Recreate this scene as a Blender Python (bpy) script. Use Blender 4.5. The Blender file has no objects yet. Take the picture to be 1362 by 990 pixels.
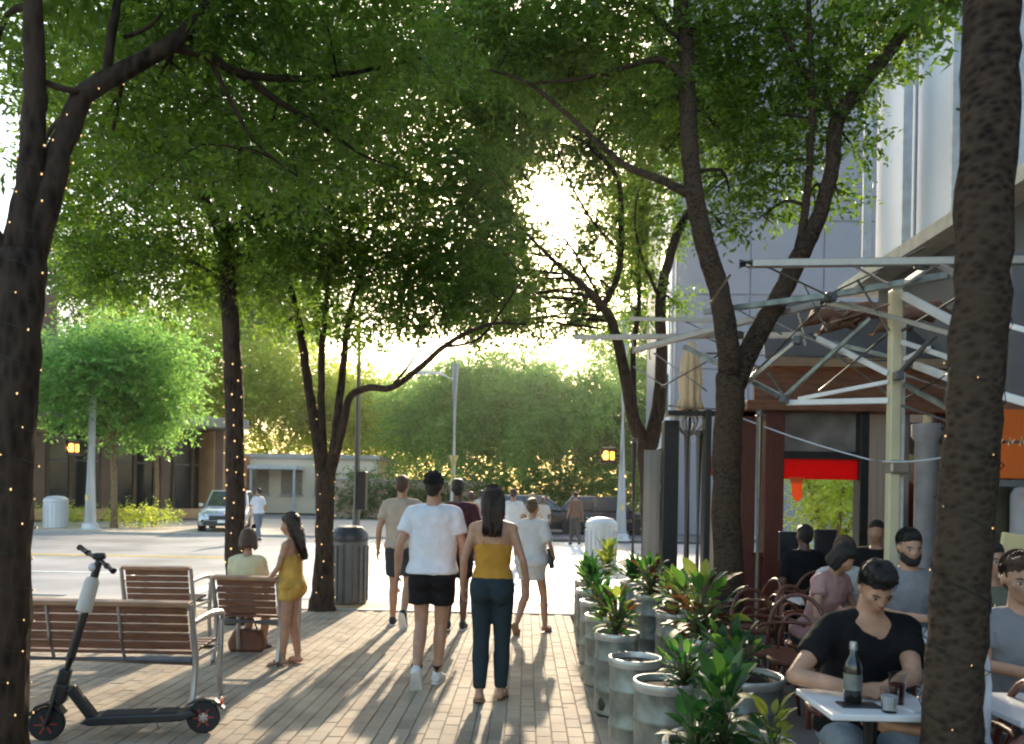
import bpy, bmesh, math, random
import numpy as np
from mathutils import Vector, Matrix

SC = bpy.context.scene
C = SC.collection
R = math.radians
random.seed(11)
NR = np.random.default_rng(7)

# ------------------------------------------------------------------ camera
F = 1050.0; PU, PV = 681.0, 658.0; CAMH = 1.6
cam_d = bpy.data.cameras.new('camera'); cam = bpy.data.objects.new('camera', cam_d); C.objects.link(cam)
SC.camera = cam
cam_d.sensor_width = 36.0; cam_d.lens = 36.0 * F / 1362.0
cam_d.shift_y = (PV - 495.0) / 1362.0
cam_d.clip_start = 0.05; cam_d.clip_end = 2000
CROT = Matrix.Rotation(R(1.0), 3, 'Z') @ Matrix.Rotation(R(90), 3, 'X') @ Matrix.Rotation(R(1.0), 3, 'Z')
cam.matrix_world = Matrix.Translation((0, 0, CAMH)) @ CROT.to_4x4()
cam_d.dof.use_dof = True
cam_d.dof.focus_distance = 6.4
cam_d.dof.aperture_fstop = 3.6

# ------------------------------------------------------------------ world, sun, exposure
SUN_EL, SUN_AZ = R(20.0), R(1.8)          # azimuth measured from +Y towards +X
w = bpy.data.worlds.new('World'); SC.world = w; w.use_nodes = True
nt = w.node_tree; bg = nt.nodes['Background']
sky = nt.nodes.new('ShaderNodeTexSky'); sky.sky_type = 'NISHITA'; sky.sun_disc = False
sky.sun_elevation = SUN_EL; sky.sun_rotation = SUN_AZ
sky.altitude = 50; sky.air_density = 1.3; sky.dust_density = 2.2; sky.ozone_density = 1.0
nt.links.new(sky.outputs[0], bg.inputs[0]); bg.inputs[1].default_value = 0.15
sd = bpy.data.lights.new('sun', 'SUN'); sun = bpy.data.objects.new('sun', sd); C.objects.link(sun)
sd.energy = 3.0; sd.angle = R(0.8); sd.color = (1.0, 0.83, 0.62)
sdir = Vector((math.sin(SUN_AZ) * math.cos(SUN_EL), math.cos(SUN_AZ) * math.cos(SUN_EL), math.sin(SUN_EL)))
sun.rotation_euler = sdir.to_track_quat('Z', 'Y').to_euler(); sun.location = (0, 0, 30)
SC.view_settings.view_transform = 'Standard'; SC.view_settings.look = 'None'
SC.view_settings.exposure = 1.55; SC.view_settings.gamma = 1.0
SC.cycles.filter_width = 2.1
SC.cycles.max_bounces = 8; SC.cycles.transparent_max_bounces = 16
SC.cycles.sample_clamp_indirect = 6.0
SC.cycles.use_denoising = True
SC.cycles.volume_bounces = 0

# ------------------------------------------------------------------ pixels to points
def ray(u, v):
    return CROT @ Vector(((u - PU) / F, (PV - v) / F, -1.0))
def at(u, v, Y):
    d = ray(u, v); return Vector((0, 0, CAMH)) + d * (Y / d.y)
def gp(u, v, z=0.0):
    d = ray(u, v); return Vector((0, 0, CAMH)) + d * ((z - CAMH) / d.z)
def ground(u, Y):
    p = at(u, 700, Y); return Vector((p.x, Y, 0))

# ------------------------------------------------------------------ materials
MATS = {}
def mat(name, col, rough=0.7, metal=0.0, var=0.15, scale=6.0, bump=0.0, bscale=None, col2=None, trans=0.0, emit=0.0, spec=0.5, stretch=None, detail=5.0, coat=0.0):
    if name in MATS: return MATS[name]
    m = bpy.data.materials.new(name); m.use_nodes = True
    n = m.node_tree.nodes; l = m.node_tree.links
    b = n['Principled BSDF']; b.inputs['Roughness'].default_value = rough; b.inputs['Metallic'].default_value = metal
    b.inputs['Specular IOR Level'].default_value = spec
    b.inputs['Coat Weight'].default_value = coat
    tc = n.new('ShaderNodeTexCoord'); mp = n.new('ShaderNodeMapping'); l.new(tc.outputs['Object'], mp.inputs[0])
    if stretch: mp.inputs['Scale'].default_value = stretch
    nz = n.new('ShaderNodeTexNoise'); nz.inputs['Scale'].default_value = scale; nz.inputs['Detail'].default_value = detail
    l.new(mp.outputs[0], nz.inputs['Vector'])
    rp = n.new('ShaderNodeValToRGB'); l.new(nz.outputs['Fac'], rp.inputs[0])
    c2 = col2 or tuple(c * (1 - var) for c in col)
    c1 = col if col2 else tuple(min(1, c * (1 + var)) for c in col)
    rp.color_ramp.elements[0].position = 0.32; rp.color_ramp.elements[1].position = 0.68
    rp.color_ramp.elements[0].color = (*c2, 1); rp.color_ramp.elements[1].color = (*c1, 1)
    l.new(rp.outputs[0], b.inputs['Base Color'])
    mr = n.new('ShaderNodeMapRange'); mr.inputs['To Min'].default_value = max(0.02, rough - 0.12); mr.inputs['To Max'].default_value = min(1, rough + 0.12)
    l.new(nz.outputs['Fac'], mr.inputs['Value']); l.new(mr.outputs[0], b.inputs['Roughness'])
    if bump:
        nb = n.new('ShaderNodeTexNoise'); nb.inputs['Scale'].default_value = bscale or scale * 5; nb.inputs['Detail'].default_value = 6
        l.new(mp.outputs[0], nb.inputs['Vector'])
        bp = n.new('ShaderNodeBump'); bp.inputs['Strength'].default_value = bump; bp.inputs['Distance'].default_value = 0.02
        l.new(nb.outputs['Fac'], bp.inputs['Height']); l.new(bp.outputs[0], b.inputs['Normal'])
    if trans:
        t = n.new('ShaderNodeBsdfTranslucent'); l.new(rp.outputs[0], t.inputs[0])
        mx = n.new('ShaderNodeMixShader'); mx.inputs[0].default_value = trans
        o = n['Material Output']; l.new(b.outputs[0], mx.inputs[1]); l.new(t.outputs[0], mx.inputs[2]); l.new(mx.outputs[0], o.inputs[0])
    if emit:
        l.new(rp.outputs[0], b.inputs['Emission Color']); b.inputs['Emission Strength'].default_value = emit
    MATS[name] = m; return m

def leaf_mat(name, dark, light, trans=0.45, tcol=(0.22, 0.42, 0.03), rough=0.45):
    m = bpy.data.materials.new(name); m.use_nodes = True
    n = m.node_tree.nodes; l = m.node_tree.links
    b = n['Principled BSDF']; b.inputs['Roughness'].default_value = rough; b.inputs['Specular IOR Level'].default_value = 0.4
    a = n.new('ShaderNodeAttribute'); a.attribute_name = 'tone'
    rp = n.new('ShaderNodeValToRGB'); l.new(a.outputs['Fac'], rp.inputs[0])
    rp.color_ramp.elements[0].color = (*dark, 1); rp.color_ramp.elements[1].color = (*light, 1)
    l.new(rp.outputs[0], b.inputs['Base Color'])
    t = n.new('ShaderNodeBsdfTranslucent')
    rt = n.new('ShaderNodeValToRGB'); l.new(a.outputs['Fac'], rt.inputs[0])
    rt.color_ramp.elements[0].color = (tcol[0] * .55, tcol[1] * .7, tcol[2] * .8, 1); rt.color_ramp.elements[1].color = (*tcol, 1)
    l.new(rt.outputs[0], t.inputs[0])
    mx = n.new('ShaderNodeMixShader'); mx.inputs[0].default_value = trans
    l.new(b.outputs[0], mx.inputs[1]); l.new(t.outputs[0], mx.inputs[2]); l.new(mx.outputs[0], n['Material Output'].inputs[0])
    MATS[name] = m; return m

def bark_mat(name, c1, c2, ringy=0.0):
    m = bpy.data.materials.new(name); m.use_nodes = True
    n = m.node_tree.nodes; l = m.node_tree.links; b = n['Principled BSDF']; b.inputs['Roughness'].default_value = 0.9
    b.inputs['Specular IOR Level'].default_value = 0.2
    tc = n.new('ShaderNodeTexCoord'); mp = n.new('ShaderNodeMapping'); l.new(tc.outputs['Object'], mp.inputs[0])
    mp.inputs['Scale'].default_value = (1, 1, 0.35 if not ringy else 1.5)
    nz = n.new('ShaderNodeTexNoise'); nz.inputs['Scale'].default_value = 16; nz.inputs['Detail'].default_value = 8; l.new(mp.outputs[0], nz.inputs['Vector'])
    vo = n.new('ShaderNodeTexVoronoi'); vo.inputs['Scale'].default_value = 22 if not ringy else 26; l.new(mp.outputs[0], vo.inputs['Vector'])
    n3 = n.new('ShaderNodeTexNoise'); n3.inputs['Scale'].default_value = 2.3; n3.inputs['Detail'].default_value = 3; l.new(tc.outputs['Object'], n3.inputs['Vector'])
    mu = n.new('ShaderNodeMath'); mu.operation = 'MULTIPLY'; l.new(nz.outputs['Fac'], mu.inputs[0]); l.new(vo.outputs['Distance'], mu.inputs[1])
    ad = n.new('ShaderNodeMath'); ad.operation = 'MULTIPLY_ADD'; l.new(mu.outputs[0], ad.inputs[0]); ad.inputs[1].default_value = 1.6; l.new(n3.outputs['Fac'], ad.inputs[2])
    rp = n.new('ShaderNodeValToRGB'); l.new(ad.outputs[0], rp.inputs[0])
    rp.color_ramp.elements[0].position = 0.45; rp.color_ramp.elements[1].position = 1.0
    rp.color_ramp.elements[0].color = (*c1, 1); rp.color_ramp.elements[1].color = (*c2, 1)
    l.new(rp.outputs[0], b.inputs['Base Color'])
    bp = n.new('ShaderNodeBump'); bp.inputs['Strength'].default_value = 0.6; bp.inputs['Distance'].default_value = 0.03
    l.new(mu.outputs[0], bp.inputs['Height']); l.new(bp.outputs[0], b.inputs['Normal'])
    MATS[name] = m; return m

# ------------------------------------------------------------------ mesh builder
def frame_of(d):
    d = d.normalized(); a = Vector((0, 0, 1)) if abs(d.z) < 0.9 else Vector((1, 0, 0))
    x = d.cross(a).normalized(); y = x.cross(d).normalized()
    return x, y
class MB:
    def __init__(s): s.v = []; s.f = []
    def add(s, vs, fs):
        k = len(s.v); s.v += [tuple(p) for p in vs]; s.f += [tuple(i + k for i in f) for f in fs]; return s
    def box(s, c, size, rz=0.0, rx=0.0, ry=0.0, M=None):
        x, y, z = (q / 2 for q in size)
        vs = [Vector((a, b, d)) for a in (-x, x) for b in (-y, y) for d in (-z, z)]
        m = Matrix.Rotation(rz, 3, 'Z') @ Matrix.Rotation(ry, 3, 'Y') @ Matrix.Rotation(rx, 3, 'X')
        vs = [m @ p + Vector(c) for p in vs]
        if M: vs = [M @ p for p in vs]
        return s.add(vs, [(0, 1, 3, 2), (4, 6, 7, 5), (0, 4, 5, 1), (2, 3, 7, 6), (0, 2, 6, 4), (1, 5, 7, 3)])
    def bar(s, a, b, wx, wy, up=(0, 0, 1)):
        a, b = Vector(a), Vector(b); d = (b - a).normalized(); up = Vector(up)
        if abs(d.dot(up)) > .98: up = Vector((0, 1, 0))
        x = d.cross(up).normalized() * wx / 2; y = x.cross(d).normalized() * wy / 2
        vs = [p + i * x + j * y for p in (a, b) for i, j in ((-1, -1), (1, -1), (1, 1), (-1, 1))]
        return s.add(vs, [(3, 2, 1, 0), (4, 5, 6, 7), (0, 1, 5, 4), (1, 2, 6, 5), (2, 3, 7, 6), (3, 0, 4, 7)])
    def tube(s, pts, rs, n=10, caps=True, wob=0.0):
        pts = [Vector(p) for p in pts]
        if not hasattr(rs, '__len__'): rs = [rs] * len(pts)
        k = len(s.v); x = None
        for i, p in enumerate(pts):
            d = (pts[min(i + 1, len(pts) - 1)] - pts[max(i - 1, 0)])
            if d.length < 1e-9: d = Vector((0, 0, 1))
            d.normalize()
            if x is None: x, y = frame_of(d)
            else:
                x = (x - d * x.dot(d))
                if x.length < 1e-5: x, y = frame_of(d)
                x.normalize(); y = d.cross(x).normalized()
            for j in range(n):
                a = 2 * math.pi * j / n; r = rs[i] * (1 + (random.uniform(-wob, wob) if wob else 0))
                s.v.append(tuple(p + (x * math.cos(a) + y * math.sin(a)) * r))
        for i in range(len(pts) - 1):
            for j in range(n):
                a, b = k + i * n + j, k + i * n + (j + 1) % n
                s.f.append((a, b, b + n, a + n))
        if caps:
            s.f.append(tuple(k + j for j in reversed(range(n)))); e = k + (len(pts) - 1) * n
            s.f.append(tuple(e + j for j in range(n)))
        return s
    def loft(s, rings, cap=True):
        """rings: lists of equal count of points"""
        k = len(s.v); n = len(rings[0])
        for r in rings: s.v += [tuple(p) for p in r]
        for i in range(len(rings) - 1):
            for j in range(n):
                a, b = k + i * n + j, k + i * n + (j + 1) % n
                s.f.append((a, b, b + n, a + n))
        if cap:
            s.f.append(tuple(k + j for j in reversed(range(n)))); e = k + (len(rings) - 1) * n
            s.f.append(tuple(e + j for j in range(n)))
        return s
    def lathe(s, prof, o=(0, 0, 0), n=24, axis=(0, 0, 1), cap=True):
        x, y = frame_of(Vector(axis)); z = Vector(axis).normalized(); o = Vector(o)
        rings = [[o + z * h + (x * math.cos(2 * math.pi * j / n) + y * math.sin(2 * math.pi * j / n)) * max(r, 1e-4) for j in range(n)] for r, h in prof]
        return s.loft(rings, cap)
    def ell(s, c, r, M=None, nu=14, nv=9):
        c = Vector(c); rings = []
        for i in range(nv + 1):
            t = math.pi * (i + 0.02) / (nv + 0.04) ; rings.append([])
            for j in range(nu):
                a = 2 * math.pi * j / nu
                p = Vector((r[0] * math.sin(t) * math.cos(a), r[1] * math.sin(t) * math.sin(a), -r[2] * math.cos(t)))
                if M: p = M @ p
                rings[-1].append(c + p)
        return s.loft(rings)
    def caps(s, a, b, ra, rb, n=12):
        """sphere-swept tapered limb"""
        a, b = Vector(a), Vector(b); d = b - a; L = d.length
        if L < 1e-6: return s.ell(a, (ra,) * 3)
        d = d / L; x, y = frame_of(d); rings = []
        for i in range(4):
            t = math.pi / 2 * (1 - (i + .05) / 4); rings.append((a - d * ra * math.sin(t), ra * math.cos(t)))
        for q in (0.0, 0.33, 0.66, 1.0): rings.append((a + d * L * q, ra + (rb - ra) * q))
        for i in range(4):
            t = math.pi / 2 * (i + .95) / 4; rings.append((b + d * rb * math.sin(t), rb * math.cos(t)))
        return s.loft([[c + (x * math.cos(2 * math.pi * j / n) + y * math.sin(2 * math.pi * j / n)) * r for j in range(n)] for c, r in rings])
    def prism(s, outline, axis_vec, o=(0, 0, 0)):
        a = Vector(axis_vec); o = Vector(o); n = len(outline)
        return s.add([o + Vector(p) - a / 2 for p in outline] + [o + Vector(p) + a / 2 for p in outline],
                     [tuple(reversed(range(n))), tuple(range(n, 2 * n))] + [(i, (i + 1) % n, (i + 1) % n + n, i + n) for i in range(n)])
    def mesh(s, name):
        me = bpy.data.meshes.new(name); me.from_pydata(s.v, [], s.f); me.validate(clean_customdata=False)
        bm = bmesh.new(); bm.from_mesh(me); bmesh.ops.recalc_face_normals(bm, faces=bm.faces); bm.to_mesh(me); bm.free()
        return me
    def build(s, name, m, parent=None, smooth=False, bevel=0.0, loc=None, ang=35):
        me = s.mesh(name); me.materials.append(m)
        o = bpy.data.objects.new(name, me); C.objects.link(o)
        if smooth:
            me.polygons.foreach_set('use_smooth', [True] * len(me.polygons))
            if smooth == 'auto': me.set_sharp_from_angle(angle=R(ang))
        if bevel:
            b = o.modifiers.new('bevel', 'BEVEL'); b.width = bevel; b.segments = 2; b.limit_method = 'ANGLE'
        if parent: o.parent = parent
        if loc is not None: o.location = loc
        return o

def thing(name, label, cat, loc=(0, 0, 0), rz=0.0, group=None):
    o = bpy.data.objects.new(name, None); C.objects.link(o); o.empty_display_size = 0.1
    o.location = loc; o.rotation_euler = (0, 0, rz); o['label'] = label; o['category'] = cat
    if group: o['group'] = group
    return o
def tag(o, label, cat, group=None, kind=None):
    o['label'] = label; o['category'] = cat
    if group: o['group'] = group
    if kind: o['kind'] = kind
    return o
def struct(o): o['kind'] = 'structure'; return o
def dup(root, loc, rz, label=None):
    r = root.copy(); C.objects.link(r); r.location = loc; r.rotation_euler = (0, 0, rz)
    if label: r['label'] = label
    for ch in list(root.children):
        c = ch.copy(); C.objects.link(c); c.parent = r
        for g in list(ch.children):
            d = g.copy(); C.objects.link(d); d.parent = c
    return r

# ------------------------------------------------------------------ shared materials
M_asph = mat('asphalt', (.33, .32, .31), .5, var=.3, scale=.55, bump=.35, bscale=40, spec=.6, detail=9)
M_conc = mat('concrete', (.42, .39, .35), .7, var=.15, scale=1.2, bump=.2, bscale=30)
M_kerb = mat('kerb_stone', (.40, .38, .35), .7, var=.12, scale=3, bump=.2)
M_paint = mat('road_paint', (.72, .72, .69), .6, var=.15, scale=4)
M_joint = mat('joint_sand', (.26, .22, .17), .95, var=.2, scale=20)
M_pat = mat('patio_slab', (.17, .16, .155), .55, var=.2, scale=2, bump=.2)
M_wood = mat('bench_wood', (.20, .085, .045), .5, col2=(.09, .038, .022), scale=5, stretch=(1.5, 20, 20), bump=.15)
M_wood2 = mat('bench_top_wood', (.36, .22, .13), .5, col2=(.22, .12, .07), scale=5, stretch=(1.5, 20, 20), bump=.15)
M_alu = mat('cast_aluminium', (.36, .36, .36), .38, metal=.7, var=.12, scale=8)
M_galv = mat('galvanised_steel', (.22, .245, .225), .42, metal=.6, var=.35, scale=9, bump=.1, bscale=14)
M_tube = mat('frame_tube', (.36, .33, .29), .38, metal=.6, var=.12, scale=9)
M_tubew = mat('white_tube', (.74, .74, .73), .35, metal=.1, var=.08, scale=9)
M_joint2 = mat('tube_joint', (.09, .09, .095), .45, var=.1)
M_blk = mat('black_plastic', (.018, .018, .02), .42, var=.2, scale=12)
M_rub = mat('rubber', (.02, .02, .02), .8, var=.2, scale=20)
M_pole = mat('painted_pole', (.60, .62, .64), .45, metal=.2, var=.06, scale=2)
M_greyp = mat('grey_pole', (.16, .155, .15), .5, metal=.2, var=.1, scale=3)
M_redw = mat('dark_red_wood', (.10, .022, .015), .5, var=.25, scale=6, stretch=(8, 8, 1), bump=.1)
M_brown = mat('brown_board', (.20, .085, .045), .6, var=.3, scale=4, stretch=(1, 6, 6), bump=.1)
M_chair = mat('bentwood', (.13, .042, .024), .4, var=.2, scale=12)
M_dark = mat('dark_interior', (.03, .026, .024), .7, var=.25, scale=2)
M_soil = mat('soil', (.035, .022, .015), .95, var=.4, scale=25, bump=.8, bscale=60)
M_glassd = mat('dark_glass', (.03, .035, .04), .08, var=.2, scale=1, spec=.8)
M_bulb = mat('warm_bulb', (1.0, .60, .26), .3, var=.02, emit=.55)
M_wire = mat('light_wire', (.02, .03, .02), .7)
# ================================================================== SETTING
g = struct(MB().box((0, 240, -.15), (700, 560, .10)).build('ground', mat('far_ground', (.26, .25, .23), .85, var=.15, scale=.2)))
KY = 11.6                                  # kerb line of the cross street
road = struct(MB().box((0, 19.9, -.09), (160, 16.2, .06)).build('road', M_asph))
rd2 = struct(MB().box((3.2, 68.2, -.09), (9.0, 80.0, .06)).build('road', M_asph))
for i, (x, wd) in enumerate([(-2.9, .45), (-2.0, .45), (-1.1, .45), (-.2, .45), (.7, .45), (1.6, .45)]):
    struct(MB().box((x, 19.8, -.056), (wd, 15.2, .008)).build('crosswalk_stripe', M_paint))
for yy in (14.9, 15.2):
    struct(MB().box((-20, yy + 4.0, -.056), (26, .12, .008)).build('lane_line', mat('yellow_paint', (.7, .5, .12), .6)))
struct(MB().box((-13.5, 15.2, -.055), (12, .14, .008)).build('lane_line', M_paint))
struct(MB().box((-5.3, 19.8, -.055), (.3, 14.8, .008)).build('stop_line', M_paint))
# pavement slab with brick pavers on top
SX0, SX1 = -7.2, .62
side = struct(MB().box(((SX0 + SX1) / 2, 5.2, -.074), (SX1 - SX0, KY * 2 - 10.4 + .0, .132)).build('sidewalk', M_joint))
struct(MB().box((-27, 5.0, -.07), (39.4, 13.0, .14)).build('plaza', M_conc))
struct(MB().box((6.0, 3.0, -.075), (10.6, 17.0, .148)).build('patio_floor', M_pat))
for k in range(26):
    struct(MB().box((-31.0 + 1.52 * k, KY + .0, -.045), (1.505, .16, .11)).build('kerb', M_kerb, bevel=.012))
cr = struct(MB().box((-2.2, 11.05, -.033), (9.0, .88, .09)).build('kerb_ramp', M_conc))
struct(MB().box((-2.2, 11.05, .0115), (1.4, .6, .003)).build('tactile_strip', mat('tactile', (.45, .30, .14), .7)))
fs = struct(MB().box((-14, 36.0, -.07), (26.4, 16, .16)).build('far_pavement', mat('far_paving', (.50, .42, .33), .8, var=.1, scale=.8, bump=.1)))
struct(MB().box((17, 36.0, -.07), (18.4, 16, .16)).build('far_pavement', mat('far_paving', (.50, .42, .33))))
struct(MB().box((-14, 27.95, -.04), (26.4, .16, .13)).build('kerb', M_kerb))
struct(MB().box((17, 27.95, -.04), (18.4, .16, .13)).build('kerb', M_kerb))

# brick pavers: running bond, long side along the walk
def paver_mat():
    m = bpy.data.materials.new('clay_paver'); m.use_nodes = True
    n = m.node_tree.nodes; l = m.node_tree.links; b = n['Principled BSDF']
    tc = n.new('ShaderNodeTexCoord'); ge = n.new('ShaderNodeNewGeometry')
    sn = n.new('ShaderNodeVectorMath'); sn.operation = 'SNAP'; sn.inputs[1].default_value = (.105, .2075, 10)
    wn = n.new('ShaderNodeTexWhiteNoise'); wn.noise_dimensions = '3D'
    wn.noise_dimensions = '4D'; l.new(ge.outputs['Random Per Island'], wn.inputs['W'])
    ob = n.new('ShaderNodeObjectInfo'); l.new(ob.outputs['Location'], wn.inputs['Vector'])
    rp = n.new('ShaderNodeValToRGB'); l.new(wn.outputs['Value'], rp.inputs[0])
    e = rp.color_ramp.elements; e[0].color = (.34, .29, .22, 1); e[1].color = (.46, .39, .29, 1)
    x = e.new(.25); x.color = (.42, .355, .265, 1); x = e.new(.6); x.color = (.455, .385, .285, 1); x = e.new(.8); x.color = (.39, .305, .22, 1)
    nz = n.new('ShaderNodeTexNoise'); nz.inputs['Scale'].default_value = 1.1; nz.inputs['Detail'].default_value = 6
    l.new(ge.outputs['Position'], nz.inputs['Vector'])
    r2 = n.new('ShaderNodeValToRGB'); l.new(nz.outputs['Fac'], r2.inputs[0]); r2.color_ramp.elements[0].position = .3; r2.color_ramp.elements[1].position = .65
    r2.color_ramp.elements[0].color = (.58, .57, .56, 1); r2.color_ramp.elements[1].color = (1, 1, 1, 1)
    mx = n.new('ShaderNodeMix'); mx.data_type = 'RGBA'; mx.blend_type = 'MULTIPLY'; mx.inputs['Factor'].default_value = 1
    l.new(rp.outputs[0], mx.inputs['A']); l.new(r2.outputs[0], mx.inputs['B']); l.new(mx.outputs['Result'], b.inputs['Base Color'])
    vg = n.new('ShaderNodeTexVoronoi'); vg.inputs['Scale'].default_value = 2.6; l.new(ge.outputs['Position'], vg.inputs['Vector'])
    rg_ = n.new('ShaderNodeValToRGB'); l.new(vg.outputs['Distance'], rg_.inputs[0]); rg_.color_ramp.elements[0].position = .045; rg_.color_ramp.elements[1].position = .075
    rg_.color_ramp.elements[0].color = (.45, .43, .42, 1); rg_.color_ramp.elements[1].color = (1, 1, 1, 1)
    m2 = n.new('ShaderNodeMix'); m2.data_type = 'RGBA'; m2.blend_type = 'MULTIPLY'; m2.inputs['Factor'].default_value = 1
    l.new(mx.outputs['Result'], m2.inputs['A']); l.new(rg_.outputs[0], m2.inputs['B']); l.new(m2.outputs['Result'], b.inputs['Base Color'])
    nb = n.new('ShaderNodeTexNoise'); nb.inputs['Scale'].default_value = 90; nb.inputs['Detail'].default_value = 4; l.new(ge.outputs['Position'], nb.inputs['Vector'])
    bp = n.new('ShaderNodeBump'); bp.inputs['Strength'].default_value = .35; bp.inputs['Distance'].default_value = .006
    l.new(nb.outputs['Fac'], bp.inputs['Height']); l.new(bp.outputs[0], b.inputs['Normal'])
    b.inputs['Roughness'].default_value = .8; b.inputs['Specular IOR Level'].default_value = .25
    return m
M_pav = paver_mat()
PW, PL = .105, .21
pm = MB()
w2, l2, c = PW / 2 - .0022, PL / 2 - .0022, .004
pm.add([(-w2, -l2, 0), (w2, -l2, 0), (w2, l2, 0), (-w2, l2, 0), (-w2, -l2, .036), (w2, -l2, .036), (w2, l2, .036), (-w2, l2, .036),
        (-w2 + c, -l2 + c, .042), (w2 - c, -l2 + c, .042), (w2 - c, l2 - c, .042), (-w2 + c, l2 - c, .042)],
       [(0, 1, 5, 4), (1, 2, 6, 5), (2, 3, 7, 6), (3, 0, 4, 7), (4, 5, 9, 8), (5, 6, 10, 9), (6, 7, 11, 10), (7, 4, 8, 11), (8, 9, 10, 11)])
pav_me = pm.mesh('brick'); pav_me.materials.append(M_pav)
cells = []
for i in range(int((SX1 - SX0) / PW)):
    x = SX1 - PW / 2 - i * PW
    for j in range(-2, int((10.6 - 2.4) / PL) + 1):
        y = 2.4 + j * PL + (PL / 2 if i % 2 else 0)
        if y > 10.5 or y < 2.2: continue
        q = CROT.transposed() @ (Vector((x, y, -.0)) - Vector((0, 0, CAMH)))
        u = PU + q.x / -q.z * F; v = PV - q.y / -q.z * F
        cells.append((0 if (-60 < u < 1400 and v < 988) else 1, y, x))
cells.sort()
stuff = MB()
for k, (hid, y, x) in enumerate(cells):
    dz = random.uniform(-.0025, .0015)
    if k < 300:
        o = bpy.data.objects.new('brick', pav_me); C.objects.link(o); o.parent = side
        o.location = (x, y, -.04 + dz); o.rotation_euler = (random.uniform(-.006, .006), random.uniform(-.006, .006), random.uniform(-.012, .012))
    else:
        stuff.add([(a + x, b + y, d - .04 + dz) for a, b, d in pm.v], pm.f)
st = stuff.build('brick_field', M_pav, side); st['kind'] = 'stuff'

for u, Y in ((560, 16.5), (120, 19.0), (330, 14.2)):
    p = ground(u, Y); mh = thing('manhole_cover', 'round iron cover in the road %s' % ('behind the walkers' if u == 560 else 'near the far kerb left' if u == 120 else 'behind the girl'), 'manhole cover', (p.x, Y, -.06))
    MB().lathe([(.001, .006), (.30, .006), (.33, .004), (.33, -.01)], (0, 0, 0), 28).build('lid', mat('cast_iron', (.12, .11, .10), .5, metal=.5, bump=.4), mh)
    MB().lathe([(.335, -.01), (.335, .005), (.40, .005), (.40, -.01)], (0, 0, 0), 28, cap=False).build('ring', M_conc, mh)
# ------------------------------------------------------------------ buildings
def wall_quad(mb, p0, p1, z0, z1, t=.3):
    """vertical slab from ground point p0 to p1"""
    p0, p1 = Vector((p0[0], p0[1], 0)), Vector((p1[0], p1[1], 0)); d = (p1 - p0).normalized(); n = Vector((-d.y, d.x, 0)) * t / 2
    vs = [q + Vector((0, 0, z)) for z in (z0, z1) for q in (p0 - n, p1 - n, p1 + n, p0 + n)]
    return mb.add(vs, [(0, 3, 2, 1), (4, 5, 6, 7), (0, 1, 5, 4), (1, 2, 6, 5), (2, 3, 7, 6), (3, 0, 4, 7)])

# grey tower across the side street
M_grey = mat('grey_cladding', (.25, .25, .285), .55, var=.06, scale=.6)
M_greyj = mat('grey_cladding_joint', (.20, .20, .23), .7)
tw = thing('office_tower', 'tall plain grey clad tower behind the cafe frames across the side street', 'building', (11.0, 36, 0))
MB().box((0, 2, 16), (9.4, 8, 32)).build('wall', M_grey, tw)
for zz in np.arange(4, 31, 3.2):
    for k in range(3):
        MB().box((-3.12 + 3.12 * k, -2.03, zz + 1.5), (3.06, .05, 3.12)).build('panel', M_grey, tw, bevel=.01)
MB().box((-4.74, 0.2, 14), (.06, 3.0, 28)).build('side_strip', mat('white_panel', (.74, .76, .78), .5, var=.05, scale=.5), tw)
for zz in np.arange(3, 28, 3.2):
    MB().box((-4.80, .2, zz), (.05, 2.2, 1.7)).build('window', M_glassd, tw)
# white upper storeys over the restaurant
M_wht = mat('pale_glass_panel', (.66, .71, .77), .35, var=.07, scale=.7, stretch=(1, 1, .2))
M_wht2 = mat('grey_blue_panel', (.33, .34, .39), .35, var=.08, scale=.7)
wb = thing('white_building', 'white panelled upper storeys rising above the restaurant at the corner', 'building', (5.0, 0, 0))
MB().box((4.2, 2.0, 11.9), (8.2, 19.4, 14.2)).build('wall', mat('panel_backing', (.16, .17, .19), .7), wb)
for k in range(16):
    y0 = 11.6 - k * 1.2
    for zi in range(5):
        z0 = 4.9 + zi * 2.8
        mm = M_wht if (k < 2 or zi == 0 or (k + zi) % 4 == 0) else M_wht2 if k % 3 else mat('mid_panel', (.50, .54, .60), .35, var=.08)
        MB().box((.06, y0 - .6, z0 + 1.38), (.09, 1.13, 2.71)).build('panel', mm, wb, bevel=.012)
MB().box((.0, 3.2, 4.74), (.7, 17.6, .16)).build('soffit_fascia', mat('cream_soffit', (.62, .58, .48), .7), wb)
for k in range(12):
    MB().box((-.10, 11.6 - 1.2 * k, 9.0), (.12, .04, 8.2)).build('fin', mat('pale_fin', (.62, .65, .68), .4), wb)
for zz in (7.72, 10.52):
    MB().box((-.14, 5.0, zz), (.08, 13.0, .05)).build('rail', M_greyp, wb)
    for k in range(9): MB().box((-.06, 11.2 - 1.5 * k, zz), (.12, .05, .05)).build('bracket', M_greyp, wb)

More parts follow.
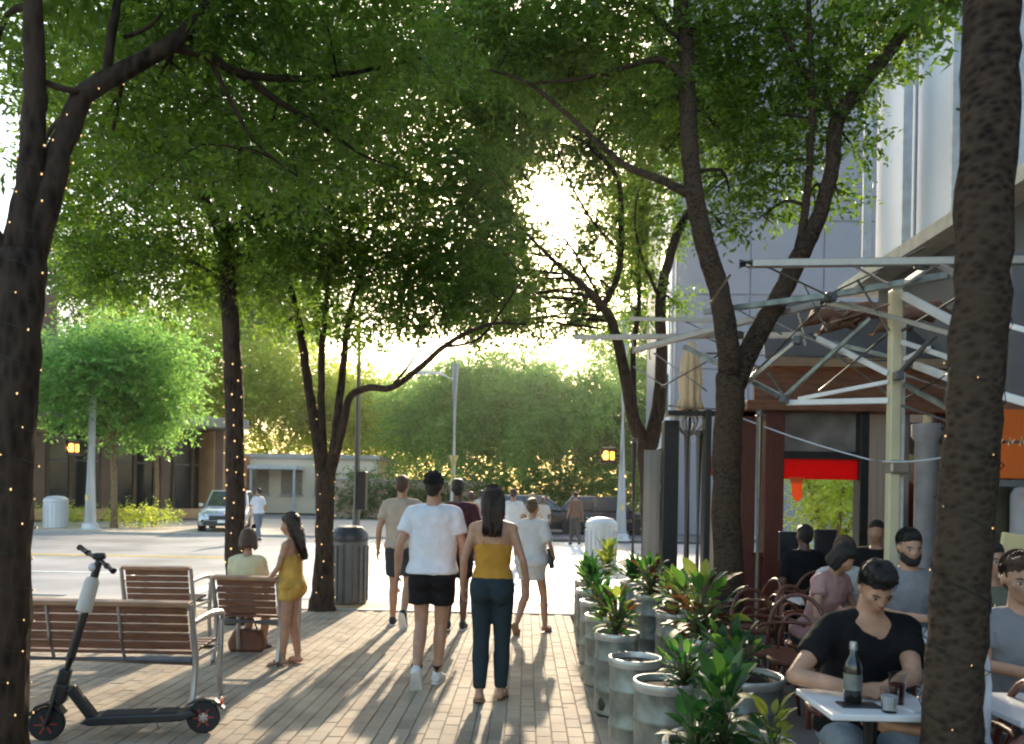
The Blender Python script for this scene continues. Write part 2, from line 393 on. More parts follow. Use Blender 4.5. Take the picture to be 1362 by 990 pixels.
# restaurant: ground floor wall along the patio
rs = thing('restaurant', 'dim ground floor restaurant behind the seated diners at the right edge', 'building', (4.7, 0, 0))
MB().box((1.0, 2.4, 2.34), (1.4, 18.0, 4.68)).build('wall', mat('restaurant_wall', (.16, .155, .155), .75, var=.2, scale=1.5, bump=.1), rs)
for k in range(6):
    y = 10.2 - k * 1.9
    MB().box((.27, y, 1.35), (.06, 1.5, 2.3)).build('window', M_glassd, rs)
    f = MB()
    for dy in (-.79, .79): f.box((.26, y + dy, 1.35), (.1, .08, 2.46))
    f.box((.26, y, 2.54), (.1, 1.5, .08)).box((.26, y, .16), (.1, 1.5, .08)); f.build('window_frame', M_redw, rs)
for k in range(5):
    y = 9.25 - k * 1.9
    MB().lathe([(.16, 0), (.16, .1), (.13, .13), (.13, 2.3), (.17, 2.36), (.17, 2.5)], (-.05, y, 0), 16).build('column', mat('pale_column', (.42, .41, .42), .6), rs, smooth='auto')

# left building: dark glazed ground floor under a broad slab roof, brown upper storey
M_bst = mat('brown_stone', (.16, .10, .07), .8, var=.12, scale=1.0, bump=.15)
L0 = at(-60, 700, 33); L1 = at(300, 700, 42)
A0, A1 = Vector((L0.x, 33, 0)), Vector((L1.x, 42, 0))
ld = (A1 - A0); LL = ld.length; ang = math.atan2(ld.y, ld.x)
lb = thing('brown_building', 'brown building with dark glazed ground floor beneath a deep slab canopy', 'building', A0, ang)
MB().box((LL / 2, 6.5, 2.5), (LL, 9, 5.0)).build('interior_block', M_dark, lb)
nb = 12
for k in range(nb):
    x = LL * (k + .5) / nb
    pn = MB().box((x, 1.92, 2.2), (LL / nb - .22, .05, 3.9)).build('window', M_glassd, lb)
    MB().box((x, 1.88, 2.9), (LL / nb - .22, .04, .09)).build('transom', M_greyp, pn)
    MB().box((LL * k / nb, 1.87, 2.2), (.16, .16, 4.4)).build('mullion', mat('bronze_mullion', (.14, .10, .07), .5, metal=.3), lb)
for k in range(5):
    MB().box((LL * (k * .235 + .03), .3, 2.35), (.42, .42, 4.7)).build('column', M_bst, lb, bevel=.02)
MB().box((LL - .2, 1.0, 2.35), (.9, 1.7, 4.7)).build('column', mat('tan_stone', (.50, .29, .15), .75, var=.15, scale=1.5, bump=.1), lb, bevel=.02)
MB().box((LL / 2, 3.5, 5.05), (LL + 1.2, 9.5, .5)).build('roof', mat('slab_concrete', (.33, .30, .26), .8, var=.1), lb, bevel=.03)
MB().box((LL * .20, 7.5, 8.2), (LL * .4, 8, 5.8)).build('upper_storey', M_bst, lb)
for k in range(5):
    MB().box((1.4 + k * 1.75, 3.46, 8.0), (1.1, .1, 2.2)).build('window', M_glassd, lb)
MB().box((LL * .5, -.6, .35), (LL * .8, .35, .5)).build('planter_wall', mat('tan_stone', (.5, .29, .15)), lb, bevel=.02)

# sunlit cream building behind the crossing and the long pale wall
M_cream = mat('cream_render', (.78, .66, .48), .8, var=.08, scale=.5)
cb = thing('cream_building', 'low sunlit cream building with square windows beyond the crossing', 'building', ground(365, 56))
MB().box((0, 4, 1.95), (14.5, 8, 3.9)).build('wall', M_cream, cb)
for k in range(6):
    wv = MB().box((-6 + 2.4 * k, -.03, 2.2), (1.5, .1, 1.7)).build('window', mat('tan_glass', (.30, .24, .18), .3, var=.2), cb)
    fm = MB().box((-6 + 2.4 * k, -.09, 1.3), (1.7, .14, .1)).build('sill', M_conc, wv)
MB().box((.4, -1.0, 3.2), (3.4, 2.0, .25)).build('awning', mat('white_awning', (.8, .8, .76), .7, trans=.2), cb)
for k in (-1, 1): MB().box((.4 + 1.5 * k, -1.85, 1.54), (.14, .14, 3.08)).build('post', M_pole, cb)
MB().box((-1.9, -.8, 2.0), (.5, .5, 4.0)).build('column', mat('orange_brick', (.48, .20, .08), .8, var=.15, scale=5), cb)
MB().box((0, 4, 4.05), (14.9, 8.4, .3)).build('roof', M_conc, cb)
pw = thing('garden_wall', 'long pinkish cream boundary wall with panels in front of the far trees', 'wall', ground(545, 50))
MB().box((0, 0, 1.15), (9.6, .35, 2.3)).build('wall_body', mat('pink_render', (.66, .50, .40), .8, var=.08), pw)
for k in range(6): MB().box((-4.0 + 1.6 * k, -.2, 1.15), (1.25, .06, 1.6)).build('panel', mat('pink_panel', (.60, .43, .33), .8, var=.2, scale=3), pw, bevel=.02)
MB().box((0, 0, 2.36), (9.8, .55, .12)).build('coping', M_conc, pw)
# ================================================================== TREES
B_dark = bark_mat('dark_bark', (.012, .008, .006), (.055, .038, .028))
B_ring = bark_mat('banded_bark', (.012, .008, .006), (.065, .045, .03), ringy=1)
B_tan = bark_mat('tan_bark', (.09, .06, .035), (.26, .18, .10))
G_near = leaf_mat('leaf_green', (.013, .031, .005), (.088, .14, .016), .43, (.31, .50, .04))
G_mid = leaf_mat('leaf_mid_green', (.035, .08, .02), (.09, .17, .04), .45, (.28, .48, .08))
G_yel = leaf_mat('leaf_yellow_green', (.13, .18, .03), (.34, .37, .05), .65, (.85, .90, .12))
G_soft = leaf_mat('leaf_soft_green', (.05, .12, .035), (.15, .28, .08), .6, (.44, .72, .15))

def leaf_mesh(name, lobes, L, W, per=12, dens=1.0, droop=.25, seed=0):
    """lobes: (center, radius xyz, count). Sprays of small leaves along short twigs."""
    rg = np.random.default_rng(seed + 5); P = []; T = []
    A = []; Wd = []
    for c, r, cnt in lobes:
        ns = max(3, int(cnt * dens / per))
        d = rg.normal(size=(ns, 3)); d /= np.linalg.norm(d, axis=1)[:, None]
        rad = rg.random(ns) ** .55
        rad *= 1 + .22 * np.sin(d[:, 0] * 5 + seed) * np.cos(d[:, 1] * 4.3 + d[:, 2] * 3)
        cen = np.array(c) + d * rad[:, None] * np.array(r)
        sd_ = d * np.array([1, 1, .4]) + rg.normal(size=(ns, 3)) * .6 + np.array([0, 0, -droop]); sd_ /= np.linalg.norm(sd_, axis=1)[:, None]
        clump = np.clip(.5 + .30 * rg.normal(size=ns) + .16 * rg.normal() + .18 * np.sin(cen @ np.array([2.1, 1.7, 2.9]) + seed), 0, 1)
        t = np.linspace(0, 1, per)[None, :, None]
        pos = cen[:, None, :] + sd_[:, None, :] * t * L * per * .33 + rg.normal(size=(ns, per, 3)) * L * .25
        side = np.cross(sd_, np.array([0, 0, 1.]) + rg.normal(size=(ns, 3)) * .3); side /= (np.linalg.norm(side, axis=1)[:, None] + 1e-6)
        sg = np.where(np.arange(per) % 2 == 0, 1., -1.)[None, :, None]
        ax = side[:, None, :] * sg + sd_[:, None, :] * .6 + rg.normal(size=(ns, per, 3)) * .35
        ax /= np.linalg.norm(ax, axis=2)[:, :, None]
        nrm = np.array([0, 0, 1.]) + rg.normal(size=(ns, per, 3)) * .55
        wv = np.cross(ax, nrm); wv /= np.linalg.norm(wv, axis=2)[:, :, None]
        P.append(pos.reshape(-1, 3)); A.append(ax.reshape(-1, 3)); Wd.append(wv.reshape(-1, 3))
        T.append(np.clip(np.repeat(clump, per) + rg.normal(size=ns * per) * .15, 0, 1))
    P = np.concatenate(P); A = np.concatenate(A); Wd = np.concatenate(Wd); T = np.concatenate(T); n = len(P)
    sz = (.7 + .6 * rg.random(n))[:, None]
    V = np.empty((n, 4, 3)); V[:, 0] = P; V[:, 1] = P + A * L * .45 * sz + Wd * W / 2 * sz; V[:, 2] = P + A * L * sz; V[:, 3] = P + A * L * .45 * sz - Wd * W / 2 * sz
    V[:, 2, 2] -= L * .18
    me = bpy.data.meshes.new(name); me.vertices.add(n * 4); me.vertices.foreach_set('co', V.reshape(-1).astype(np.float32))
    me.loops.add(n * 4); me.loops.foreach_set('vertex_index', np.arange(n * 4, dtype=np.int32))
    me.polygons.add(n); me.polygons.foreach_set('loop_start', np.arange(0, n * 4, 4, dtype=np.int32))
    at_ = me.attributes.new('tone', 'FLOAT', 'FACE'); at_.data.foreach_set('value', T.astype(np.float32))
    me.update(); return me

NLEAF = [0]
def smooth_path(pts, rs, k=4):
    """Catmull-Rom through the points"""
    out = []; ro = []; n = len(pts)
    for i in range(n - 1):
        p0, p1, p2, p3 = pts[max(i - 1, 0)], pts[i], pts[i + 1], pts[min(i + 2, n - 1)]
        for j in range(k):
            t = j / k
            out.append(.5 * ((2 * p1) + (p2 - p0) * t + (2 * p0 - 5 * p1 + 4 * p2 - p3) * t * t + (3 * p1 - p0 - 3 * p2 + p3) * t ** 3))
            ro.append(rs[i] + (rs[i + 1] - rs[i]) * t)
    out.append(pts[-1]); ro.append(rs[-1]); return out, ro

def tree(label, limbs, lobes, bark=B_dark, leaf=G_near, L=.075, W=.034, base=None, group=None, den=4600, twigs=3, seed=0, per=12, flare=1.5):
    """limbs: list of [(u,v,Y,r),...]; first limb is the trunk. lobes: (u,v,Y,r[,squash])"""
    b = base
    root = thing('tree', label, 'tree', b, 0, group)
    mb = MB(); nodes = []
    rg = random.Random(seed)
    for li, lm in enumerate(limbs):
        pts = [at(u, v, Y) - b for u, v, Y, r in lm]; rs = [q[3] for q in lm]
        if li == 0:
            pts[0] = Vector((0, 0, -.06)); rs[0] *= flare; pts.insert(1, Vector((0, 0, .16)) + (pts[1] - pts[0]).normalized() * .02); rs.insert(1, rs[0] / flare * 1.08)
        pp, rr = smooth_path(pts, rs, 5)
        jj = [Vector((rg.uniform(-1, 1), rg.uniform(-1, 1), 0)) * r * (.06 if r > .08 else .12) for r in rr]
        pp = [p + j for p, j in zip(pp, jj)]
        mb.tube(pp, rr, 12 if rs[0] > .05 else 8, wob=.05)
        nodes += [(p, r) for p, r in zip(pp, rr)][(8 if li == 0 else 2):]
    LB = []
    for q in lobes:
        u, v, Y, r = q[:4]; sq = q[4] if len(q) > 4 else .75
        c = at(u, v, Y) - b; LB.append((tuple(c), (r, r, r * sq), den * r * r))
        # branch from the nearest limb to the lobe, then twigs
        p0, r0 = min(nodes, key=lambda n: (n[0] - c).length + (0 if n[0].z < c.z + .1 else 1.5))
        mid = p0.lerp(c, .5) + Vector((rg.uniform(-.12, .12), rg.uniform(-.12, .12), .12))
        rb = max(.008, min(r0 * .6, .02 + .012 * r))
        pa, ra = smooth_path([p0, mid, c], [rb, rb * .7, rb * .45], 3); mb.tube(pa, ra, 6)
        for t in range(twigs + int(2 * r)):
            e = c + Vector((rg.gauss(0, 1), rg.gauss(0, 1), rg.gauss(0, .6))).normalized() * r * rg.uniform(.7, 1.0)
            s_ = mid.lerp(c, rg.uniform(.2, 1)); m_ = s_.lerp(e, .5) + Vector((rg.uniform(-.1, .1), rg.uniform(-.1, .1), rg.uniform(0, .15))) * r
            pa, ra = smooth_path([s_, m_, e], [rb * .42, rb * .3, .004], 2); mb.tube(pa, ra, 5)
    mb.build('trunk', bark, root, smooth=True)
    me = leaf_mesh('crown', LB, L, W, per=per, seed=seed); me.materials.append(leaf)
    o = bpy.data.objects.new('crown', me); C.objects.link(o); o.parent = root
    NLEAF[0] += len(me.polygons)
    return root, [[at(u, v, Y) for u, v, Y, r in lm] for lm in limbs], [[q[3] for q in lm] for lm in limbs]

def string_lights(label, paths, turns_per_m=6, step=.11, br=.011, group='string lights wound round tree trunks'):
    root = thing('string_lights', label, 'string lights', paths[0][0][0], 0, group)
    o = Vector(paths[0][0][0]); wires = MB(); bulbs = MB()
    for pts, rs in paths:
        pp, rr = smooth_path([Vector(p) for p in pts], list(rs), 6); acc = 0; hel = []
        for i in range(len(pp) - 1):
            d = pp[i + 1] - pp[i]; x, y = frame_of(d); n = max(2, int(d.length / .025))
            for j in range(n):
                t = j / n; acc += d.length / n; a = acc * turns_per_m * 2 * math.pi / 2.2
                hel.append(pp[i] + d * t + (x * math.cos(a) + y * math.sin(a)) * ((rr[i] + (rr[i + 1] - rr[i]) * t) * 1.06 + .006) - o)
        if len(hel) > 3: wires.tube(hel, .0025, 3)
        run = 0
        for a, b in zip(hel, hel[1:]):
            run += (b - a).length
            if run > step * random.uniform(.7, 1.4):
                run = 0; c = b; r = br * random.uniform(.8, 1.25)
                bulbs.add([c + Vector(q) * r for q in ((1, 0, 0), (-1, 0, 0), (0, 1, 0), (0, -1, 0), (0, 0, 1.3), (0, 0, -1.3))],
                          [(0, 2, 4), (2, 1, 4), (1, 3, 4), (3, 0, 4), (2, 0, 5), (1, 2, 5), (3, 1, 5), (0, 3, 5)])
    wires.build('wire', M_wire, root); b = bulbs.build('bulbs', M_bulb, root); b['kind'] = 'stuff'
    return root

# --- A: near left, forks at 2.9 m
bA = ground(-2, 4.2)
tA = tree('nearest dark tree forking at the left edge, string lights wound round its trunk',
     [[(-4, 1078, 4.2, .15), (2, 850, 4.2, .138), (10, 650, 4.2, .128), (20, 470, 4.2, .12), (28, 340, 4.25, .125)],
      [(26, 360, 4.25, .11), (38, 250, 4.25, .066), (46, 150, 4.25, .058), (44, 40, 4.2, .05), (40, -120, 4.2, .04)],
      [(30, 360, 4.25, .10), (60, 275, 4.3, .072), (84, 190, 4.35, .06), (112, 128, 4.4, .055), (165, 95, 4.5, .05), (225, 60, 4.6, .045), (270, 15, 4.8, .035), (330, -80, 5, .02)],
      [(222, 62, 4.6, .035), (272, 72, 4.8, .032), (320, 98, 5.0, .028), (400, 105, 5.3, .022), (480, 95, 5.6, .016), (560, 78, 6, .010)],
      [(315, 95, 5.0, .026), (370, 135, 5.2, .022), (430, 170, 5.4, .016), (480, 205, 5.6, .010), (530, 225, 5.7, .006)],
      [(280, 80, 4.8, .018), (310, 140, 4.9, .014), (340, 190, 5, .010), (395, 235, 5.2, .006)],
      [(140, 105, 4.45, .03), (150, 40, 4.5, .025), (165, -70, 4.6, .018)],
      [(165, 50, 4.5, .014), (205, 30, 4.5, .010), (240, -30, 4.5, .006)],
      [(60, 110, 4.3, .02), (90, 120, 4.3, .018), (116, 122, 4.4, .018)],
      [(24, 350, 4.25, .05), (4, 330, 4.2, .04), (-40, 250, 4.1, .03)]],
     [(90, 30, 5.0, .42), (200, -10, 4.8, .5), (310, 40, 5.2, .55), (420, 30, 5.4, .55), (150, 175, 5.0, .26), (250, 165, 5.1, .34), (360, 175, 5.4, .38), (460, 150, 5.6, .42),
      (540, 60, 5.8, .55), (-10, 80, 4.8, .3), (210, 105, 5.0, .3), (420, 230, 5.6, .34), (300, -60, 4.6, .6), (480, -70, 5, .6), (10, -60, 4.4, .5), (320, 240, 5.3, .28), (215, 235, 5.2, .24), (40, 230, 5.2, .12)],
     base=bA, leaf=G_near, L=.062, W=.026, den=7400, seed=1)
# --- B
bB = ground(318, 9.4)
tB = tree('slim straight tree rising behind the armchair benches, warm string lights on its lower trunk',
     [[(318, 838, 9.4, .13), (313, 720, 9.4, .118), (313, 600, 9.4, .112), (309, 480, 9.4, .105), (303, 380, 9.4, .095), (300, 320, 9.4, .085)],
      [(300, 330, 9.4, .07), (270, 260, 9.2, .05), (230, 200, 9, .035), (190, 120, 8.8, .02)],
      [(301, 335, 9.4, .06), (325, 280, 9.4, .045), (365, 230, 9.5, .035), (430, 190, 9.6, .02)],
      [(300, 325, 9.4, .05), (300, 230, 9.4, .04), (310, 120, 9.5, .02), (320, 0, 9.5, .012)],
      [(302, 380, 9.4, .03), (260, 350, 9.1, .02), (200, 330, 9, .01)]],
     [(140, 235, 9.3, .75), (205, 300, 9.1, .72), (285, 255, 9.3, .8), (365, 290, 9.3, .75), (130, 330, 9.6, .42), (250, 350, 9.2, .5), (335, 350, 9.4, .5), (190, 150, 9.5, .9), (300, 140, 9.6, 1.0), (420, 220, 9.8, .9),
      (100, 170, 9.6, .6), (430, 110, 9.8, 1.0), (210, 60, 9.5, .9), (330, 30, 9.6, 1.0), (100, 60, 9.8, .8), (105, 285, 9.8, .35), (110, 380, 9.9, .3), (170, 375, 9.9, .35), (60, 120, 9.9, .5), (230, 230, 10.2, .8), (330, 200, 10.2, .9), (160, 40, 10, .9), (420, 290, 10, .6), (70, 200, 10, .4), (85, 265, 10, .35), (120, 355, 10.2, .4), (205, 385, 10, .42), (265, 395, 9.8, .35), (150, 330, 10.3, .5), (345, 385, 9.8, .35), (235, 345, 10.2, .5), (60, 330, 10.5, .25)],
     base=bB, leaf=G_near, L=.074, W=.034, den=6200, seed=2)
# --- C
bC = ground(430, 10.6)
tC = tree('multi stemmed tree beside the litter bin, one long limb arching over the walkers',
     [[(430, 818, 10.6, .145), (431, 740, 10.6, .125), (432, 660, 10.6, .125), (434, 630, 10.6, .13)],
      [(431, 650, 10.6, .09), (420, 580, 10.6, .07), (408, 500, 10.6, .062), (398, 430, 10.6, .05), (380, 350, 10.6, .03), (370, 250, 10.6, .02)],
      [(433, 650, 10.6, .075), (428, 570, 10.6, .055), (428, 470, 10.6, .048), (436, 380, 10.6, .03), (440, 280, 10.6, .02)],
      [(436, 650, 10.6, .08), (446, 580, 10.6, .058), (455, 500, 10.6, .05), (465, 420, 10.6, .04), (490, 330, 10.6, .025), (520, 240, 10.6, .015)],
      [(436, 640, 10.6, .07), (456, 570, 10.5, .055), (464, 530, 10.4, .05), (490, 516, 10.2, .046), (520, 516, 10.0, .042), (555, 492, 9.8, .038), (598, 456, 9.6, .032), (650, 432, 9.4, .02), (700, 432, 9.3, .01)],
      [(590, 462, 9.6, .022), (640, 448, 9.5, .015), (690, 380, 9.3, .010), (720, 350, 9.2, .006)],
      [(520, 515, 10, .02), (548, 480, 10, .015), (560, 440, 10, .008)]],
     [(400, 345, 10.4, .62), (465, 300, 10.5, .8), (530, 345, 10.4, .72), (595, 320, 10.3, .72), (560, 255, 10.6, .85), (640, 380, 9.9, .42), (620, 240, 10.5, .7), (500, 190, 10.8, 1.0), (600, 150, 10.9, 1.0), (660, 330, 10, .3),
      (440, 410, 10.4, .42), (520, 410, 10.3, .42), (575, 405, 10.1, .4), (600, 60, 11, 1.1), (480, 60, 11, 1.1), (690, 140, 11, .7), (360, 400, 10.6, .3), (640, 420, 9.7, .2), (380, 430, 10.7, .25), (485, 430, 10.5, .35), (545, 430, 10.3, .32), (610, 400, 10.1, .35), (660, 400, 10, .25), (450, 350, 10.8, .5), (650, 295, 10.6, .42), (690, 390, 10.7, .28), (600, 360, 10.7, .5), (545, 370, 10.8, .5), (650, 350, 10.8, .4), (480, 370, 10.9, .45)],
     base=bC, leaf=G_near, L=.08, W=.037, den=5900, seed=3)
# --- D
bD = ground(868, 12.6)
tD = tree('dark tree leaning left behind the planters, its bare branches crossing the low sun',
     [[(872, 796, 12.6, .19), (868, 740, 12.6, .175), (866, 680, 12.6, .17), (862, 620, 12.6, .165), (858, 585, 12.6, .16)],
      [(860, 600, 12.6, .13), (842, 555, 12.6, .105), (830, 490, 12.6, .09), (814, 430, 12.6, .078), (798, 405, 12.6, .07), (770, 375, 12.5, .05), (738, 348, 12.4, .035), (690, 300, 12.2, .02), (660, 260, 12, .01)],
      [(862, 600, 12.6, .14), (876, 540, 12.6, .11), (880, 460, 12.6, .09), (878, 400, 12.6, .085), (890, 345, 12.6, .075), (905, 300, 12.6, .07), (935, 260, 12.5, .05), (990, 200, 12.4, .03)],
      [(800, 410, 12.6, .055), (822, 365, 12.6, .05), (826, 300, 12.6, .045), (822, 240, 12.5, .04), (790, 200, 12.4, .035), (745, 168, 12.3, .03), (700, 120, 12.2, .02)],
      [(820, 330, 12.6, .03), (785, 290, 12.5, .024), (752, 230, 12.3, .016), (735, 180, 12.2, .01)],
      [(800, 400, 12.5, .028), (760, 330, 12.4, .02), (725, 290, 12.3, .012), (700, 240, 12.2, .007)],
      [(846, 570, 12.6, .05), (842, 480, 12.8, .045), (850, 400, 12.9, .04), (848, 330, 13, .03), (860, 260, 13, .02)],
      [(878, 400, 12.6, .03), (850, 330, 12.4, .022), (846, 270, 12.2, .014), (870, 200, 12, .008)]],
     [(815, 180, 12.8, .85), (870, 250, 12.6, .62), (760, 90, 12.8, 1.1), (700, 80, 12.6, .9), (660, 180, 12.6, .6), (855, 330, 12.6, .42), (700, 395, 12.2, .2), (920, 180, 12.6, .9), (840, 90, 12.8, 1.1), (660, 280, 12.3, .3), (770, 410, 12.8, .28),
      (895, 400, 12.6, .3), (745, 410, 12, .15), (780, 330, 12.8, .22), (630, 100, 12.8, 1.0), (690, 225, 12.4, .35), (820, 300, 12.8, .5), (690, 180, 12.8, .6), (720, 130, 12.8, .7), (845, 140, 12.8, .7), (880, 300, 12.9, .5), (660, 230, 12.8, .5), (800, 240, 12.9, .4), (680, 350, 12.9, .45), (640, 310, 12.8, .5), (700, 430, 12.9, .35), (780, 430, 13, .35), (840, 370, 13, .4), (930, 120, 13, .8), (775, 245, 12.9, .28), (700, 335, 12.6, .35), (745, 370, 12.9, .3), (680, 400, 12.7, .35), (770, 160, 12.6, .4), (800, 380, 12.9, .32), (650, 350, 12.6, .4), (740, 200, 13.2, .3), (730, 440, 12.9, .25), (610, 370, 12.5, .5), (660, 430, 12.6, .4), (700, 300, 12.9, .35), (770, 300, 12.9, .25), (625, 440, 12.7, .3), (655, 205, 12.9, .35), (665, 260, 13, .3), (690, 390, 13, .35), (755, 345, 13.1, .28), (790, 350, 12.9, .28), (775, 390, 12.9, .3), (715, 400, 13, .3), (790, 215, 13, .35), (715, 185, 13, .35), (700, 265, 13.3, .14), (765, 270, 13.3, .16), (735, 330, 13.2, .16), (740, 235, 13.3, .14), (640, 260, 12.9, .35), (700, 360, 12.9, .25), (640, 410, 12.8, .45), (700, 420, 13, .3), (600, 410, 13, .35), (660, 225, 13.1, .4), (680, 300, 13.2, .3), (760, 380, 13.2, .25), (720, 375, 13.2, .2), (640, 380, 13, .35), (800, 430, 13.2, .3), (720, 215, 13.2, .2), (755, 430, 13.2, .25), (765, 200, 12.9, .35), (845, 420, 13, .25), (672, 300, 12.9, .3), (790, 300, 13.2, .25)],
     base=bD, leaf=G_near, L=.085, W=.038, den=5200, seed=4)
# --- E
bE = ground(970, 7.7)
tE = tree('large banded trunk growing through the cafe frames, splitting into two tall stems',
     [[(970, 878, 7.7, .16), (968, 760, 7.7, .145), (966, 640, 7.7, .14), (970, 540, 7.7, .14), (972, 500, 7.7, .135)],
      [(972, 510, 7.7, .12), (966, 440, 7.7, .108), (956, 385, 7.7, .10), (938, 325, 7.7, .095), (924, 260, 7.7, .09), (916, 180, 7.7, .085), (914, 90, 7.7, .08), (905, -20, 7.7, .07), (900, -140, 7.7, .05)],
      [(974, 520, 7.7, .11), (1000, 460, 7.75, .10), (1034, 400, 7.8, .10), (1062, 345, 7.8, .095), (1088, 290, 7.8, .078), (1106, 225, 7.8, .072), (1112, 165, 7.8, .075), (1145, 115, 7.8, .07), (1190, 60, 7.8, .06), (1225, 0, 7.8, .05), (1260, -90, 7.8, .03)],
      [(1056, 355, 7.8, .05), (1068, 300, 7.8, .042), (1076, 230, 7.8, .036), (1080, 140, 7.8, .034), (1078, 60, 7.8, .03), (1072, -60, 7.8, .02)],
      [(1078, 110, 7.8, .03), (1056, 70, 7.8, .026), (1035, 20, 7.8, .022), (1020, -60, 7.8, .015)],
      [(922, 262, 7.7, .05), (880, 240, 7.7, .042), (835, 222, 7.7, .036), (795, 190, 7.7, .03), (752, 150, 7.7, .026), (700, 110, 7.6, .018), (640, 90, 7.5, .008)],
      [(914, 110, 7.7, .04), (880, 80, 7.7, .034), (830, 90, 7.7, .026), (770, 105, 7.7, .02), (700, 112, 7.7, .014)],
      [(916, 60, 7.7, .04), (880, 30, 7.7, .03), (830, -20, 7.7, .02)],
      [(1112, 165, 7.8, .03), (1098, 120, 7.8, .022), (1110, 60, 7.8, .016), (1130, -20, 7.8, .01)]],
     [(1000, 50, 8, .72), (1095, 30, 8, .62), (1010, 170, 8.1, .68), (1090, 110, 8.0, .5), (970, 255, 8.2, .36), (1030, 235, 8.2, .46), (1130, 190, 8, .3), (1150, 120, 7.9, .3), (860, 20, 7.9, .75), (780, 30, 7.8, .7), (960, 300, 8.2, .2),
      (700, 25, 7.7, .7), (900, 120, 8, .55), (800, 120, 7.8, .35), (1180, 20, 7.8, .42), (1240, 15, 7.6, .35), (620, 20, 7.6, .6), (1115, 260, 8.2, .2), (1190, -60, 7.8, .7), (1000, -80, 8, .9), (830, -90, 8, .9), (960, 180, 8.3, .5), (950, 60, 7.9, .5), (1075, 265, 8.3, .25), (1010, 290, 8.3, .2), (740, 60, 8, .55), (670, 60, 7.8, .5), (860, 160, 8.3, .35), (760, 130, 8.1, .3), (1040, 120, 8.4, .6), (880, 210, 8.5, .3), (1180, 75, 8, .28)],
     base=bE, bark=B_ring, leaf=G_near, L=.072, W=.032, den=5200, seed=5)
# --- F
bF = ground(1262, 2.85)
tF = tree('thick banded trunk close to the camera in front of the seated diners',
     [[(1262, 1270, 2.85, .105), (1264, 1000, 2.85, .100), (1272, 850, 2.85, .098), (1284, 700, 2.85, .094), (1294, 560, 2.85, .092), (1303, 420, 2.85, .092), (1310, 280, 2.85, .092), (1316, 120, 2.85, .095), (1318, 0, 2.85, .09), (1316, -160, 2.85, .08)],
      [(1318, 40, 2.85, .05), (1350, -40, 2.85, .04), (1390, -150, 2.85, .03)],
      [(1308, 10, 2.85, .04), (1280, -60, 2.9, .03), (1240, -150, 3, .02)],
      [(1300, 150, 2.85, .008), (1272, 145, 2.9, .004)]],
     [(1345, -90, 2.9, .25), (1250, -70, 3.2, .22), (1300, -130, 3, .3), (1255, 12, 3.6, .07)],
     base=bF, bark=B_ring, leaf=G_near, L=.06, W=.026, den=7000, seed=6, flare=1.15)

string_lights('string lights spiralling up the forked trunk at the left edge', [(tA[1][0], tA[2][0]), (tA[1][1][:3], tA[2][1][:3]), (tA[1][2][:5], tA[2][2][:5])], turns_per_m=13, step=.14, br=.0052)
string_lights('warm string lights round the slim trunk behind the armchair benches', [(tB[1][0][:4], tB[2][0][:4])], turns_per_m=12, step=.13, br=.0105)
string_lights('string lights round the multi stemmed trunk by the litter bin', [(tC[1][0], tC[2][0]), (tC[1][1][:4], tC[2][1][:4])], turns_per_m=10, step=.18, br=.0085)
string_lights('faint string lights round the near trunk in front of the diners', [(tF[1][0][1:6], tF[2][0][1:6])], turns_per_m=9, step=.2, br=.003)

# --- street trees across the crossing and the far planting
def far_tree(label, u, vt, vb, Y, rw, leaf, seed, n=16, bark=B_tan, L=.17, W=.09, den=900, tr=.13, group=None, umbr=True):
    """u: centre column; vt, vb: top and bottom rows of the crown; rw: crown half width in px"""
    rg = random.Random(seed); b = ground(u, Y); zt = at(u, vt, Y).z; zb = at(u, vb, Y).z; m = F / Y
    H = zt - zb; rad = rw / m
    lobes = []
    for k in range(n):
        a = 2 * math.pi * k * .381966; q = math.sqrt((k + .5) / n)
        x = math.cos(a) * q * rad * .72; y = math.sin(a) * q * rad * .72; z = zb + H * (.5 + ((k * .7548) % 1 - .5) * .78 * (1 - q * q * .72))
        pt = Vector((b.x + x, b.y + y, z)); c = CROT.transposed() @ (pt - Vector((0, 0, CAMH)))
        lobes.append((PU + c.x / -c.z * F, PV - c.y / -c.z * F, pt.y, min(rad * .5, H * .34) * rg.uniform(.85, 1.15), .85))
    cv = lambda dx, z, dy=0: (lambda c: (PU + c.x / -c.z * F, PV - c.y / -c.z * F, Y + dy))(CROT.transposed() @ (Vector((b.x + dx, b.y + dy, z)) - Vector((0, 0, CAMH))))
    zf = zb + H * .02
    limbs = [[(*cv(0, 0), tr), (*cv(rg.uniform(-.1, .1), zf * .5), tr * .85), (*cv(rg.uniform(-.15, .15), zf), tr * .75)]]
    for k in range(5):
        a = 2 * math.pi * k / 5 + seed
        limbs.append([(*cv(0, zf * .9), tr * .55), (*cv(math.cos(a) * rad * .25, zf + H * .2, math.sin(a) * rad * .25), tr * .35), (*cv(math.cos(a) * rad * .5, zf + H * .5, math.sin(a) * rad * .5), tr * .15)])
    return tree(label, limbs, lobes, bark=bark, leaf=leaf, L=L, W=W, base=b, group=group, den=den, seed=seed, twigs=1)
GF = 'trees beyond the crossing'
far_tree('round green street tree beside the far white signal pole', 152, 405, 578, 31, 112, G_soft, 21, den=1100, group=GF)
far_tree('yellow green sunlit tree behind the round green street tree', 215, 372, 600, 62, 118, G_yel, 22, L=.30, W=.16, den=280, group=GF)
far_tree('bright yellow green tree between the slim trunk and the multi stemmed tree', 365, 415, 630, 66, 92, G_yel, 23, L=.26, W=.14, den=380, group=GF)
far_tree('yellow green tree just left of the tall pole with the grey box', 452, 440, 640, 70, 72, G_yel, 24, L=.26, W=.14, den=380, group=GF)
